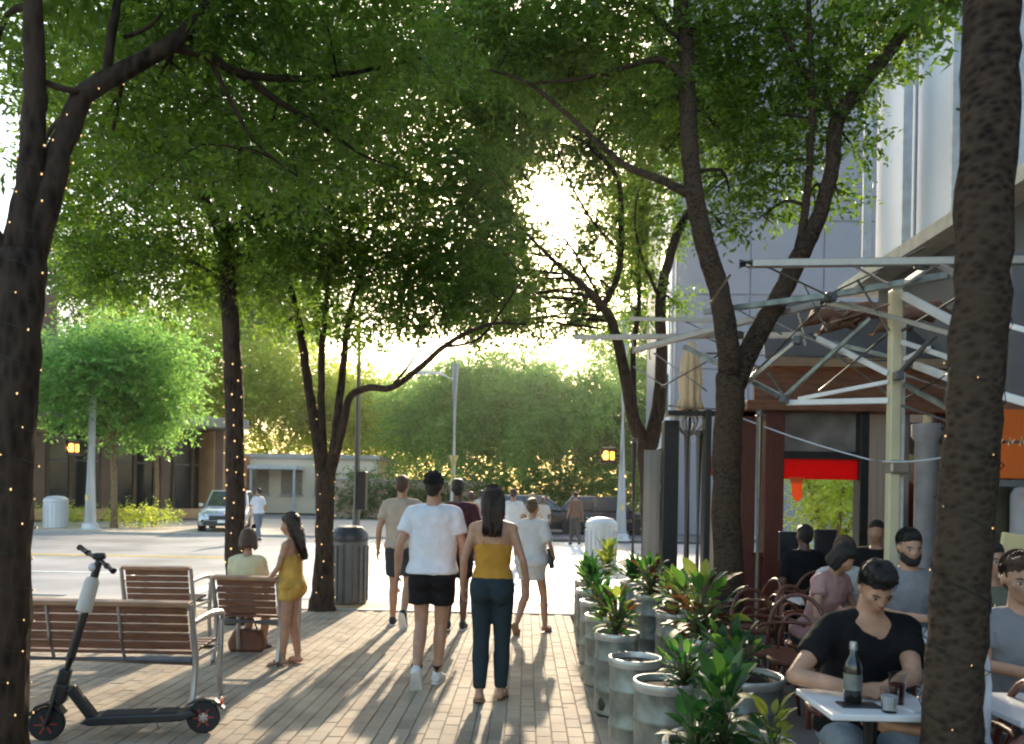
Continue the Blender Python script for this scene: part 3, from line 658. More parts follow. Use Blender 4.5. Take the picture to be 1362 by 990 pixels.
far_tree('yellow green tree over the pale boundary wall', 525, 462, 648, 74, 74, G_yel, 25, L=.26, W=.14, den=380, group=GF)
far_tree('mid green tree left of the white light mast', 568, 448, 658, 62, 66, G_soft, 26, n=18, L=.24, W=.13, den=460, group=GF)
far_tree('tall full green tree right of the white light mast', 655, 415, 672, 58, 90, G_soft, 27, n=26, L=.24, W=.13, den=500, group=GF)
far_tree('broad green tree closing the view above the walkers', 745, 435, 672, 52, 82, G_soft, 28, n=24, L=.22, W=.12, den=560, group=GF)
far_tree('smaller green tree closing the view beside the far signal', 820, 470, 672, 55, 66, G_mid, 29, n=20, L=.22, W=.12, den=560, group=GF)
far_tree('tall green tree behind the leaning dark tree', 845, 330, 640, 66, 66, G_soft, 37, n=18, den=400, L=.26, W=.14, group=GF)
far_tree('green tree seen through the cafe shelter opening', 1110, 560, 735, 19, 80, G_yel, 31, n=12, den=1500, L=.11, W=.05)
far_tree('thin street tree in front of the dark glazed ground floor', 205, 520, 600, 33, 40, G_soft, 30, n=8, den=700, group=GF, tr=.09)
far_tree('tall tree seen in gaps behind the middle left crowns', 345, 290, 470, 72, 95, G_soft, 38, n=20, den=260, L=.38, W=.22, group=GF)
far_tree('tall tree seen in gaps behind the left crowns', 110, 250, 470, 75, 75, G_mid, 33, n=20, den=220, L=.3, W=.17, group=GF)
far_tree('tall tree seen in gaps behind the leaning dark tree', 870, 120, 480, 62, 70, G_mid, 35, n=20, den=420, L=.28, W=.16, group=GF)
hd = leaf_mesh('hedge', [(tuple(at(u, 655 + (u % 3) * 3, 50)), (2.0, 1.2, 1.7), 2600) for u in range(470, 870, 32)], .20, .10, seed=9); hd.materials.append(G_mid)
ho = bpy.data.objects.new('hedge', hd); C.objects.link(ho); tag(ho, 'low dark hedge under the green trees at the end of the view', 'hedge')
hl = leaf_mesh('hedge', [(tuple(at(u, 683, 31.5)), (.8, .5, .35), 500) for u in list(range(70, 110, 15)) + list(range(150, 230, 18))], .10, .05, seed=10); hl.materials.append(G_yel)
ho = bpy.data.objects.new('hedge', hl); C.objects.link(ho); tag(ho, 'low clipped hedge on the far pavement beside the white signal pole', 'hedge')
open('/tmp/nleaf','w').write(str(NLEAF[0]))
# ================================================================== STREET FURNITURE
def bench(label, p0, rz, W, cat='bench', group=None):
    """back of the seat faces local -y; origin at ground under the backrest centre"""
    t = thing('armchair_bench' if W < 1 else 'park_bench', label, cat, p0, rz, group)
    BH = .80
    for k in range(5):
        z = .50 + k * .063; y = -.03 - (z - .42) * .22
        MB().box((0, y, z), (W - .06, .024, .056), rx=R(12)).build('slat', M_wood, t, bevel=.004)
    MB().box((0, -.115, BH), (W, .075, .035), rx=R(8)).build('top_rail', M_wood2, t, bevel=.008)
    for k in range(6):
        MB().box((0, .04 + k * .075, .435 + .004 * k), (W - .06, .062, .024)).build('slat', M_wood, t, bevel=.004)
    MB().tube([(-W / 2 + .02, -.015, .385), (W / 2 - .02, -.015, .385)], .034, 12).build('seat_rail', M_alu, t, smooth='auto')
    MB().tube([(-W / 2 + .02, .44, .40), (W / 2 - .02, .44, .40)], .022, 10).build('seat_rail', M_alu, t, smooth='auto')
    n = 2 if W < 1 else 4
    for k in range(n - 1 if W > 1 else 0):
        x = -W / 2 + W * (k + 1) / n
        MB().tube([(x, -.02, .40), (x, -.075, .55), (x, -.125, .80)], .012, 8).build('back_brace', M_alu, t, smooth='auto')
    for sx in (-1, 1):
        x = sx * (W / 2 + .005)
        pp, rr = smooth_path([Vector(q) for q in ((x, -.10, 0), (x, -.045, .22), (x, -.03, .42), (x, -.08, .62), (x, -.125, .80))], [.022, .02, .024, .02, .018], 4)
        MB().tube(pp, rr, 10).build('leg', M_alu, t, smooth='auto')
        pp, rr = smooth_path([Vector(q) for q in ((x, .47, 0), (x, .44, .2), (x, .45, .42), (x, .46, .60))], [.022, .02, .022, .018], 4)
        MB().tube(pp, rr, 10).build('leg', M_alu, t, smooth='auto')
        pp, rr = smooth_path([Vector(q) for q in ((x, -.09, .66), (x, .05, .675), (x, .3, .68), (x, .46, .655), (x, .49, .60))], [.018, .024, .026, .024, .016], 4)
        MB().tube(pp, rr, 10).build('armrest', M_alu, t, smooth='auto')
        MB().box((x, .19, .40), (.025, .46, .035)).build('side_bar', M_alu, t, bevel=.006)
    return t
pr = gp(283, 958)
bench('long slatted wood bench seen from behind next to the black scooter', (pr.x - 1.17, pr.y + .1, 0), R(1), 2.0, group='benches')
pr = gp(325, 886); bench('slatted armchair bench with a person sitting on it, nearest the girl', (pr.x + .0, pr.y + .12, 0), R(-4), .60, 'armchair bench', 'benches')
pr = at(214, 770, 8.0); bench('empty slatted armchair bench rising above the long bench back', (pr.x, 8.0, 0), R(3), .68, 'armchair bench', 'benches')

# kick scooter
def scooter():
    fw = gp(62, 985); rw_ = gp(247, 976)
    fw = Vector((fw.x, fw.y, 0)); d = Vector((rw_.x - fw.x, rw_.y - fw.y, 0)); ang = math.atan2(d.y, d.x)
    t = thing('kick_scooter', 'black electric kick scooter parked in front of the long bench', 'scooter', fw, ang)
    Lw = .93
    def wheel(x, r, w_=.045):
        o = MB().lathe([(r * .62, -w_ / 2), (r * .9, -w_ / 2), (r, -w_ * .3), (r, w_ * .3), (r * .9, w_ / 2), (r * .62, w_ / 2)], (0, 0, 0), 28, (0, 1, 0)).build('wheel', M_rub, t, smooth='auto', loc=(x, 0, r))
        MB().lathe([(.02, -w_ * .55), (r * .62, -w_ * .35), (r * .62, w_ * .35), (.02, w_ * .55)], (0, 0, 0), 20, (0, 1, 0)).build('rim', M_alu if x > .5 else M_blk, o, smooth='auto')
        for k in range(6):
            a = k * math.pi / 3; MB().bar((.02 * math.cos(a), 0, .02 * math.sin(a)), (r * .62 * math.cos(a), 0, r * .62 * math.sin(a)), .012, .05, (0, 1, 0)).build('spoke', mat('red_dark', (.25, .03, .02), .5), o)
    wheel(0, .105); wheel(Lw, .105)
    # deck
    MB().prism([(.20, 0, .115), (.24, 0, .145), (.30, 0, .155), (.80, 0, .155), (.86, 0, .17), (.90, 0, .135), (.80, 0, .10), (.26, 0, .095)], (0, .16, 0)).build('deck', M_blk, t, bevel=.012)
    MB().box((.55, 0, .158), (.44, .13, .006)).build('grip_mat', M_rub, t)
    MB().bar((.27, 0, .13), (.13, 0, .33), .06, .075, (0, 1, 0)).build('neck', M_blk, t, bevel=.012)
    for s in (-1, 1):
        MB().bar((0, s * .04, .10), (.06, s * .035, .30), .018, .03, (0, 1, 0)).build('fork', M_blk, t, bevel=.004)
    MB().prism([(-.10, 0, .17), (-.06, 0, .225), (0, 0, .245), (.07, 0, .225), (.11, 0, .17), (.095, 0, .165), (.06, 0, .205), (0, 0, .225), (-.05, 0, .205), (-.085, 0, .165)], (0, .07, 0)).build('fender', M_blk, t)
    MB().prism([(Lw - .12, 0, .18), (Lw - .06, 0, .22), (Lw, 0, .235), (Lw + .07, 0, .22), (Lw + .13, 0, .16), (Lw + .115, 0, .155), (Lw + .06, 0, .205), (Lw, 0, .22), (Lw - .05, 0, .205)], (0, .06, 0)).build('fender', M_blk, t)
    MB().box((.075, 0, .30), (.09, .09, .13), ry=R(14)).build('battery_box', M_blk, t, bevel=.02)
    MB().tube([(.06, 0, .25), (.13, 0, .52), (.22, 0, .86), (.265, 0, 1.06), (.285, 0, 1.13)], [.03, .027, .025, .024, .022], 14).build('stem', M_blk, t, smooth='auto')
    MB().box((.095, 0, .40), (.07, .07, .10), ry=R(14)).build('folding_latch', M_blk, t, bevel=.015)
    MB().tube([(.19, 0, .79), (.20, 0, .815), (.245, 0, 1.00), (.25, 0, 1.03)], [.03, .047, .045, .03], 16).build('stem_sleeve', mat('pale_sleeve', (.55, .54, .50), .55, var=.1), t, smooth='auto')
    hb = MB().tube([(.285 - .16, .17, 1.205), (.285 - .08, .085, 1.17), (.285, 0, 1.14), (.285 + .06, -.075, 1.11), (.285 + .12, -.15, 1.08)], .014, 12).build('handlebar', M_blk, t, smooth='auto')
    for s, q in ((-1, (-.16, .17, 1.205)), (1, (.12, -.15, 1.08))):
        MB().tube([(.285 + q[0] * .55, q[1] * .55, 1.14 - s * .034), (.285 + q[0] * 1.02, q[1] * 1.02, q[2])], .02, 12).build('grip', M_rub, hb, smooth='auto')
    MB().box((.285, 0, 1.16), (.075, .06, .045)).build('display', M_blk, t, bevel=.015)
    MB().tube([(.30, .01, 1.12), (.23, .07, .98), (.20, .045, .8), (.10, .04, .42)], .004, 6).build('brake_cable', M_rub, t)
    MB().tube([(.62, .06, .10), (.64, .09, .01)], .009, 8).build('kickstand', M_alu, t)
    MB().ell((.25, 0, 1.09), (.03, .03, .03)).build('headlamp', M_pole, t, smooth=True)
    MB().box((Lw + .11, 0, .20), (.015, .04, .03)).build('tail_lamp', mat('red_plastic', (.5, .02, .02), .3), t)
scooter()

# litter bins
def bin_(label, p, r, h, colm, domem):
    t = thing('litter_bin', label, 'litter bin', p)
    MB().lathe([(r * .9, 0), (r, .03), (r, h * .78), (r * .98, h * .8)], (0, 0, 0), 28).build('body', colm, t, smooth='auto')
    for k in range(18):
        a = 2 * math.pi * k / 18; MB().box((math.cos(a) * (r + .01), math.sin(a) * (r + .01), h * .4), (.016, .05, h * .70), rz=a).build('slat', colm, t)
    MB().lathe([(r * 1.04, h * .80), (r * 1.06, h * .82), (r * 1.0, h * .90), (r * .7, h * .98), (r * .3, h), (.001, h)], (0, 0, 0), 28).build('dome_lid', domem, t, smooth='auto')
    return t
M_bing = mat('bin_grey', (.15, .155, .16), .5, metal=.3)
pb = gp(458, 806); bin_('grey slatted litter bin with dark domed lid between trunk and tall pole', (pb.x, pb.y + .25, 0), .26, 1.12, M_bing, mat('dark_lid', (.04, .045, .055), .35))
pb = ground(800, 19); bin_('pale domed litter bin beside the white signal pole above the planters', (pb.x, 19, -.06), .37, 1.15, M_pole, M_pole)
pb = ground(74, 30); bin_('pale bin on the far pavement left of the signal pole', (pb.x, 30, .0), .42, 1.25, M_pole, M_pole)

# poles
def pole(label, name, p, h, r0, r1, m, cat='pole', lean=0):
    t = thing(name, label, cat, p)
    MB().tube([(0, 0, 0), (0, 0, h)], [r0, r1], 16).build('shaft', m, t, smooth='auto')
    MB().lathe([(r0 * 1.9, 0), (r0 * 1.9, .03), (r0 * 1.4, .06), (r0 * 1.3, .22), (r0 * 1.05, .26)], (0, 0, 0), 16).build('base', m, t, smooth='auto')
    return t
pb = gp(472, 797); t = pole('dark grey lamp pole with a black control box, between bin and walkers', 'lamp_post', (pb.x, pb.y, 0), 7.0, .075, .055, M_greyp, 'lamp post')
MB().box((.10, -.06, 1.62), (.12, .18, .56)).build('control_box', M_blk, t, bevel=.01)
MB().tube([(0, 0, 6.95), (.5, -.2, 7.2), (1.3, -.5, 7.25)], .035, 10).build('arm', M_greyp, t); MB().box((1.5, -.55, 7.22), (.6, .22, .08), rz=R(-20)).build('lamp_head', M_greyp, t, bevel=.02)
pb = ground(602, 29); t = pole('tall white light mast with a yellow band standing in front of the green trees', 'light_mast', (pb.x, 29, 0), 6.4, .17, .12, M_pole, 'light mast')
MB().tube([(0, 0, 5.75), (-.5, 0, 6.0), (-1.2, 0, 6.05)], .05, 8).build('arm', M_pole, t); MB().box((-1.4, 0, 6.02), (.5, .2, .1)).build('lamp_head', M_pole, t, bevel=.02)
MB().tube([(0, 0, 1.9), (0, 0, 3.0)], .18, 16).build('band', mat('yellow_band', (.75, .62, .25), .5), t, smooth='auto')
M_hand = mat('signal_hand', (1.0, .33, .04), .4, var=.02, emit=4.0)
def signal(label, u, Y, top_v, side, r=.16, bz=0.0):
    pb = ground(u, Y); h = at(u, top_v, Y).z
    t = pole(label, 'signal_pole', (pb.x, Y, bz), h, r * 1.1, r * .85, M_pole, 'signal pole')
    b = MB().box((side * .52, -.12, 3.05), (.52, .28, .56)).build('pedestrian_signal', mat('signal_housing', (.05, .035, .025), .5), t, bevel=.02)
    MB().box((side * .22, -.05, 3.05), (.26, .07, .07)).build('bracket', M_blk, t)
    v = MB(); v.box((side * .52, -.30, 3.36), (.54, .16, .02)).box((side * .52 - .26, -.30, 3.1), (.02, .16, .5)).box((side * .52 + .26, -.30, 3.1), (.02, .16, .5)); v.build('visor', M_blk, b)
    hm = MB(); cx = side * .52 - .10
    hm.box((cx, -.275, 3.00), (.15, .02, .17))
    for k in range(4): hm.box((cx - .06 + .04 * k, -.275, 3.13 + (.02 if k in (1, 2) else 0)), (.03, .02, .14))
    hm.bar((cx - .06, -.275, 2.96), (cx - .13, -.275, 3.08), .02, .035)
    hm.build('raised_hand', M_hand, b)
    dg = MB(); cx = side * .52 + .13
    for z in (2.93, 3.05, 3.17): dg.box((cx, -.275, z), (.11, .02, .03))
    for sx in (-.05, .05): dg.box((cx + sx, -.275, 3.05), (.028, .02, .25))
    dg.build('countdown_digit', M_hand, b)
    MB().box((0, -.26, 1.2), (.1, .08, .22)).build('push_button', mat('yellow_band', (.75, .62, .25), .5), t, bevel=.01)
    return t
signal('far white signal pole with lit orange hand signal by the dark glazed building', 120, 29.5, 507, -1, .2)
signal('white signal pole with lit orange hand signal above the leafy planters', 826, 28.6, 425, -1, .19)

# cars
def car(label, p, rz, paint, L=4.5, Wd=1.82, H=1.62, dark=False):
    t = thing('parked_car', label, 'car', p, rz)
    hw = Wd / 2
    # lower body lofted front (-y) to back (+y)
    st = [(-L / 2, .70, .42, .62), (-L / 2 + .12, .86, .30, .78), (-L / 2 + .6, hw, .27, .90), (-L / 2 + 1.35, hw, .25, 1.0), (0, hw, .25, 1.02), (L / 2 - .9, hw, .26, 1.04), (L / 2 - .2, .87, .32, 1.02), (L / 2, .78, .45, .92)]
    rings = []
    for y, ww, zb, zt in st:
        rings.append([(-ww * .94, y, zb), (-ww, y, zb + .12), (-ww, y, zt - .22), (-ww * .95, y, zt - .05), (-ww * .7, y, zt + .02), (ww * .7, y, zt + .02), (ww * .95, y, zt - .05), (ww, y, zt - .22), (ww, y, zb + .12), (ww * .94, y, zb)])
    body = MB().loft(rings).build('body', paint, t, smooth='auto', ang=40)
    y0, y1, y2, y3 = -L / 2 + 1.15, -L / 2 + 1.95, L / 2 - .75, L / 2 - .25
    cabin = MB().add([(-hw * .90, y0, .98), (hw * .90, y0, .98), (hw * .74, y1, H), (-hw * .74, y1, H), (-hw * .90, y3, 1.0), (hw * .90, y3, 1.0), (hw * .74, y2, H), (-hw * .74, y2, H)],
                     [(0, 1, 2, 3), (5, 4, 7, 6), (0, 3, 7, 4), (1, 5, 6, 2), (3, 2, 6, 7), (0, 4, 5, 1)]).build('cabin', paint, t, bevel=.05)
    def pane(a, b, c_, d_, nm, off):
        off = Vector(off); q = [Vector(x) + off for x in (a, b, c_, d_)]; ce = sum(q, Vector()) / 4
        q = [ce + (x - ce) * .88 for x in q]; MB().add(q + [x - off * .8 for x in q], [(0, 1, 2, 3), (7, 6, 5, 4), (0, 4, 5, 1), (1, 5, 6, 2), (2, 6, 7, 3), (3, 7, 4, 0)]).build(nm, M_glassd, cabin)
    pane((-hw * .90, y0, .98), (hw * .90, y0, .98), (hw * .74, y1, H), (-hw * .74, y1, H), 'windscreen', (0, -.012, .014))
    pane((hw * .90, y3, 1.0), (-hw * .90, y3, 1.0), (-hw * .74, y2, H), (hw * .74, y2, H), 'rear_window', (0, .012, .012))
    for s in (-1, 1):
        ym = (y1 + y2) / 2 - .05
        pane((s * hw * .9, y0 + .15, 1.0), (s * hw * .9, ym, 1.0), (s * hw * .74, ym, H), (s * hw * .74, y1, H), 'side_window', (s * .016, 0, .005))
        pane((s * hw * .9, ym + .05, 1.0), (s * hw * .9, y3 - .1, 1.0), (s * hw * .74, y2, H), (s * hw * .74, ym + .05, H), 'side_window', (s * .016, 0, .005))
        MB().box((s * (hw + .06), y0 + .35, 1.05), (.16, .08, .13)).build('mirror', paint, t, bevel=.03)
        MB().prism([(s * .52, -L / 2 + .02, .62), (s * .86, -L / 2 + .16, .66), (s * .88, -L / 2 + .3, .78), (s * .55, -L / 2 + .06, .74)], (0, -.06, .0)).build('headlight', mat('lamp_glass', (.85, .85, .8), .1), t, bevel=.01)
        MB().box((s * .78, L / 2 - .02, .82), (.2, .08, .26)).build('tail_light', mat('red_plastic', (.5, .02, .02), .3), t, bevel=.02)
        MB().box((s * (hw + .004), .15, .62), (.012, .03, .6)).build('door_seam', M_blk, t)
        MB().box((s * (hw + .012), .0, .86), (.02, .16, .03)).build('door_handle', paint, t)
        for y in (-L / 2 + .85, L / 2 - .88):
            wh = MB().lathe([(.2, -.11), (.3, -.11), (.33, -.07), (.33, .07), (.3, .11), (.2, .11)], (0, 0, 0), 24, (1, 0, 0)).build('wheel', M_rub, t, smooth='auto', loc=(s * (hw - .08), y, .33))
            MB().lathe([(.03, .115 * s), (.2, .10 * s), (.21, .02 * s), (.03, .0)], (0, 0, 0), 20, (1, 0, 0)).build('rim', M_alu, wh, smooth='auto')
            MB().lathe([(.36, -.02), (.40, -.02), (.40, .02), (.36, .02)], (0, 0, 0), 24, (1, 0, 0)).build('wheel_arch', M_blk, t, loc=(s * (hw + .0), y, .35))
    MB().box((0, -L / 2 + .0, .60), (.95, .06, .16)).build('grille', M_blk, t, bevel=.02)
    MB().box((0, -L / 2 + .01, .40), (1.35, .08, .14)).build('lower_intake', M_blk, t, bevel=.02)
    MB().box((0, -L / 2 - .04, .47), (.34, .02, .11)).build('number_plate', mat('plate', (.8, .8, .78), .5), t)
    return t
pc = gp(272, 710, -.06); car('silver car facing the camera on the cross street behind the slim trunk', (pc.x + .15, pc.y + 2.1, -.06), R(14), mat('silver_paint', (.50, .52, .54), .3, metal=.5, var=.03, coat=.5))
for (u, Y, lab, pm_, rz) in ((715, 33, 'black car parked sideways under the far hedge, left of the far walker', 'black_paint', 90), (806, 33.4, 'black car parked sideways under the far hedge, right of the far walker', 'black_paint', 90)):
    p = ground(u, Y); car(lab, (p.x, Y, -.04), R(rz), mat('black_paint', (.015, .015, .018), .25, var=.05, coat=.6))
fr = struct(MB().box((4.2, 33.2, -.02), (9.5, 9.8, .09)).build('road', mat('dark_asphalt', (.09, .09, .095), .8, var=.15, scale=.5)))

# ------------------------------------------------------------------ keg planters and plants
M_lf = [leaf_mat('plant_leaf_%s' % k, d, l_, .35, t_, .55) for k, d, l_, t_ in (
    ('deep_green', (.015, .05, .012), (.03, .09, .02), (.05, .20, .03)), ('fresh_green', (.04, .11, .02), (.08, .19, .035), (.20, .42, .05)),
    ('yellow_green', (.17, .20, .03), (.32, .34, .05), (.55, .60, .08)), ('russet', (.05, .022, .015), (.11, .045, .022), (.22, .09, .03)), ('bluish', (.08, .13, .09), (.15, .21, .14), (.2, .35, .15)))]
def leaf_shape(L, W, curve, fold, m, name='leaf', n=6, tip=.5):
    v = []; f = []
    for i in range(n + 1):
        t = i / n; w_ = W / 2 * (math.sin(math.pi * min(1, t ** tip)) ** .8 if 0 < t < 1 else .04) + .002
        z = curve * math.sin(t * 1.9) * L * .5 - max(0, curve) * t * t * L * .25; y = L * t
        v += [(-w_, y, z + fold * w_), (0, y, z), (w_, y, z + fold * w_)]
        if i < n:
            k = 3 * i; f += [(k, k + 1, k + 4, k + 3), (k + 1, k + 2, k + 5, k + 4)]
    me = bpy.data.meshes.new(name); me.from_pydata(v, [], f); me.materials.append(m)
    a = me.attributes.new('tone', 'FLOAT', 'FACE'); a.data.foreach_set('value', [random.uniform(.2, .8)] * len(f))
    me.polygons.foreach_set('use_smooth', [True] * len(f)); return me
LM = {}
def plant(label, p, kind, H, n, mats_, seed=0, spread=1.0):
    n = int(n * 3.0); H *= .88; spread *= 1.6
    rg = random.Random(seed); t = thing(kind + '_plant', label, 'plant', p)
    stems = MB()
    for k in range(n):
        mi = rg.choice(mats_); key = (kind, mi, k % 3)
        if key not in LM:
            if kind == 'strap': LM[key] = leaf_shape(1, .10, .55 + .2 * (k % 3), .25, M_lf[mi], n=8, tip=.6)
            elif kind == 'croton': LM[key] = leaf_shape(1, .34 + .05 * (k % 3), .35, .3, M_lf[mi], tip=.85)
            else: LM[key] = leaf_shape(1, .48 + .06 * (k % 3), .3, .22, M_lf[mi], tip=.8)
        o = bpy.data.objects.new('leaf', LM[key]); C.objects.link(o); o.parent = t
        az = k * 2.4 + rg.uniform(-.4, .4); q = (k + .5) / n
        if kind == 'strap':
            el = R(78 - 70 * q + rg.uniform(-8, 8)); L = H * rg.uniform(.8, 1.1); o.location = (math.cos(az) * .02, math.sin(az) * .02, .02)
        else:
            h = H * (.95 - .8 * q) * rg.uniform(.85, 1.1); rr = .10 * H * spread * (rg.random() * 1.2 + .3)
            el = R(60 - 85 * q + rg.uniform(-25, 25)); L = H * rg.uniform(.28, .46); o.location = (math.cos(az) * rr, math.sin(az) * rr, h)
            stems.tube([(0, 0, 0), (math.cos(az) * rr * .3, math.sin(az) * rr * .3, h * .5), tuple(o.location)], [.007, .006, .003], 5)
        o.rotation_euler = (Matrix.Rotation(az - math.pi / 2, 3, 'Z') @ Matrix.Rotation(el, 3, 'X') @ Matrix.Rotation(rg.uniform(-.4, .4), 3, 'Y')).to_euler()
        o.scale = (L, L, L)
    if stems.v: stems.build('stem', mat('plant_stem', (.08, .10, .03), .6), t, smooth=True)
    return t
def keg(label, p, r, h, m=M_galv, group='metal keg planters', name='keg_planter'):
    t = thing(name, label, 'planter', p, random.uniform(0, 6), group)
    pr = [(r * .86, 0), (r * .97, .015), (r * .97, .05), (r * .955, .07), (r * .955, h * .27), (r * .985, h * .29), (r * .985, h * .32), (r * .955, h * .34), (r * .955, h * .64), (r * .99, h * .66), (r * .99, h * .69), (r * .955, h * .71), (r * .955, h - .06), (r * .97, h - .045)]
    MB().lathe(pr, (0, 0, 0), 32).build('body', m, t, smooth='auto', ang=50)
    MB().lathe([(r * .90, h - .05), (r * .98, h - .05), (r * 1.01, h - .03), (r * 1.01, h - .008), (r * .985, h), (r * .93, h), (r * .90, h - .012), (r * .90, h - .05)], (0, 0, 0), 32, cap=False).build('rim', mat('worn_rim', (.42, .43, .40), .35, metal=.5, var=.25), t, smooth='auto', ang=60)
    MB().lathe([(.001, h - .03), (r * .6, h - .028), (r * .90, h - .035), (r * .9, h - .05), (.001, h - .05)], (0, 0, 0), 20).build('soil', M_soil, t)
    return t
def keg_at(u, Y): p = ground(u, Y); return Vector((p.x, Y, 0))
KR = .165
kegs = [(887, 4.25, .62, 'metal keg planter nearest the big round pot, dark leaves spilling from its open top'),
        (848, 4.95, .60, 'metal keg planter with bare dark soil, second from the big round pot'),
        (823, 5.85, .60, 'metal keg planter under yellow green and russet leaves, third along the row'),
        (806, 6.7, .60, 'metal keg planter in the middle of the row beside brick walk'),
        (796, 7.6, .60, 'metal keg planter just before the dense strap leaved plants'),
        (788, 8.5, .60, 'metal keg planter holding a green strap leaved plant'),
        (783, 9.4, .60, 'last metal keg planter at the far end of the row by the crossing')]
KP = []
for u, Y, h, lab in kegs:
    p = keg_at(u, Y); keg(lab, p, KR, h); KP.append((p, h))
back = [(990, 4.75, .55, 'wide pale metal tub behind the near kegs, low dark plant inside', .25), (935, 5.6, .62, 'dark rimmed keg in the back row with large pale leaves', .17), (900, 6.8, .62, 'back row keg beside the banded trunk with mixed leaves', .17), (868, 8.0, .62, 'back row keg near the leaning dark tree', .17), (845, 9.2, .62, 'farthest back row keg with dark leafy plant', .17)]
BP = []
for u, Y, h, lab, r in back:
    p = keg_at(u, Y); keg(lab, p, r, h, group='back row planters'); BP.append((p, h))
pp_ = ground(978, 3.42)
t = thing('round_pot', 'big round brown pot with pale rim at the bottom edge of the view', 'planter', pp_)
MB().lathe([(.17, 0), (.20, .02), (.27, .40), (.274, .465)], (0, 0, 0), 36).build('body', mat('brown_pot', (.14, .08, .055), .6, var=.2, scale=8), t, smooth='auto')
MB().lathe([(.265, .49), (.292, .49), (.295, .535), (.285, .545), (.268, .54), (.262, .5), (.265, .46), (.28, .46)], (0, 0, 0), 36, cap=False).build('rim', mat('pale_rim', (.52, .49, .43), .5, var=.15, scale=12), t, smooth='auto')
MB().lathe([(.001, .50), (.26, .49), (.26, .47), (.001, .47)], (0, 0, 0), 24).build('soil', M_soil, t)
def on(p, h, dz=-.03): return (p.x, p.y, h + dz)
plant('green strap leaved plant bursting from the last kegs toward the crossing', on(*KP[6]), 'strap', .42, 22, [1, 1, 0], 1)
plant('yellow topped strap leaved plant above the farthest kegs', (KP[6][0].x + .22, KP[6][0].y - .05, .6), 'croton', .46, 20, [2, 2, 1], 2)
plant('green strap leaved plant leaning over the brick walk', on(*KP[5]), 'strap', .40, 22, [1, 0, 0], 3)
plant('dark strap leaved plant in the fifth keg', on(*KP[4]), 'strap', .30, 18, [0, 0, 1], 4)
plant('russet and dark leafy plant in the middle keg', on(*KP[3]), 'croton', .30, 22, [3, 0, 1, 0], 5, 1.6)
plant('bushy yellow green and russet leaved plant over the third keg', on(*KP[2]), 'croton', .36, 24, [2, 1, 3, 0], 6, 1.5)
plant('sparse low green plant hanging at the third keg', (KP[2][0].x + .02, KP[2][0].y - .22, .22), 'croton', .2, 10, [1, 1], 16, 2)
plant('dark leafy plant filling the nearest keg', (KP[0][0].x + .12, KP[0][0].y + .02, .58), 'croton', .26, 20, [0, 0, 1], 7, 2.2)
plant('plant with large pale green and reddish leaves in the back row', on(*BP[1]), 'broad', .52, 22, [1, 4, 3, 2], 8, 1.8)
plant('bright yellow green leaved plant in the back row beside banded trunk', on(*BP[2]), 'broad', .42, 20, [2, 1, 1], 9, 1.6)
plant('dark leafy plant in front of the leaning dark tree', on(*BP[3]), 'croton', .40, 24, [0, 0, 3, 1], 10, 2)
plant('dark green plant at the far end of the back row', on(*BP[4]), 'strap', .42, 20, [0, 0], 11)
plant('low spreading dark plant in the wide pale tub', (BP[0][0].x - .05, BP[0][0].y, .53), 'broad', .30, 24, [0, 0, 1], 12, 2.6)
plant('plant with upright big green leaves at the left side of big round pot', (pp_.x - .02, pp_.y + .06, .48), 'broad', .42, 16, [1, 0, 4], 13, .9)
plant('young plant with a yellow green leaf on the right side of the round pot', (pp_.x + .17, pp_.y - .02, .48), 'broad', .26, 9, [2, 2, 1], 14, 1.0)
plant('dark low leaves spilling over the near rim of the round pot', (pp_.x - .14, pp_.y + .02, .46), 'broad', .26, 16, [0, 0], 15, 2.0)
plant('single yellow green leafed shoot at the bottom edge below the table', (ground(1185, 2.9).x, 2.9, .42), 'broad', .22, 7, [2, 1], 17, 1.2)
keg('metal keg planter at the bottom edge beneath the cafe table', (ground(1185, 2.9).x, 2.9, 0), .13, .45, group=None)
ps = gp(803, 952); t = thing('ground_spotlight', 'small black object standing on the bricks beside the keg planters', 'spotlight', (ps.x, ps.y, 0))
MB().lathe([(.05, 0), (.05, .012), (.012, .02), (.012, .06)], (0, 0, 0), 14).build('base', M_blk, t); MB().lathe([(.042, 0), (.048, .05), (.03, .10), (.006, .16), (.004, .18)], (0, 0, .045), 14).build('housing', M_blk, t, smooth='auto')

# ------------------------------------------------------------------ cafe frames (awning frames without their fabric)
cf = thing('canopy_frame', 'tangle of bare metal awning tubes on a pale post over the cafe', 'canopy frame', ground(1186, 7.0))
cfo = Vector(cf.location)
def T(a, b, r, m=M_tube, name='tube', j=0, sag=0):
    r = r * .82 if r > .013 else r
    A = at(*a) - cfo; B = at(*b) - cfo
    if sag:
        P = [A.lerp(B, t) - Vector((0, 0, sag * 4 * t * (1 - t))) for t in (0, .17, .33, .5, .67, .83, 1)]; MB().tube(P, r, 6).build(name, m, cf, smooth='auto'); return
    if r > .016 and name == 'tube': MB().bar(A, B, r * 2, r * 2.3).build(name, m, cf, bevel=r * .3)
    else: MB().tube([A, B], r, 12).build(name, m, cf, smooth='auto')
    d = (B - A).normalized()
    for e, P in ((1, A), (2, B)):
        if j & e: MB().tube([P - d * .05, P + d * .05], r * 1.5, 10).build('joint', M_joint2, cf, smooth='auto')
T((992, 351, 6.4), (1420, 346, 6.0), .034, j=1)
T((937, 415, 8.0), (1105, 393, 7.3), .030, m=M_galv); T((1105, 393, 7.3), (1262, 366, 6.4), .030, m=M_galv, j=1)
T((844, 466, 9.0), (981, 430, 8.2), .034); T((981, 430, 8.2), (1100, 402, 7.5), .034, j=2)
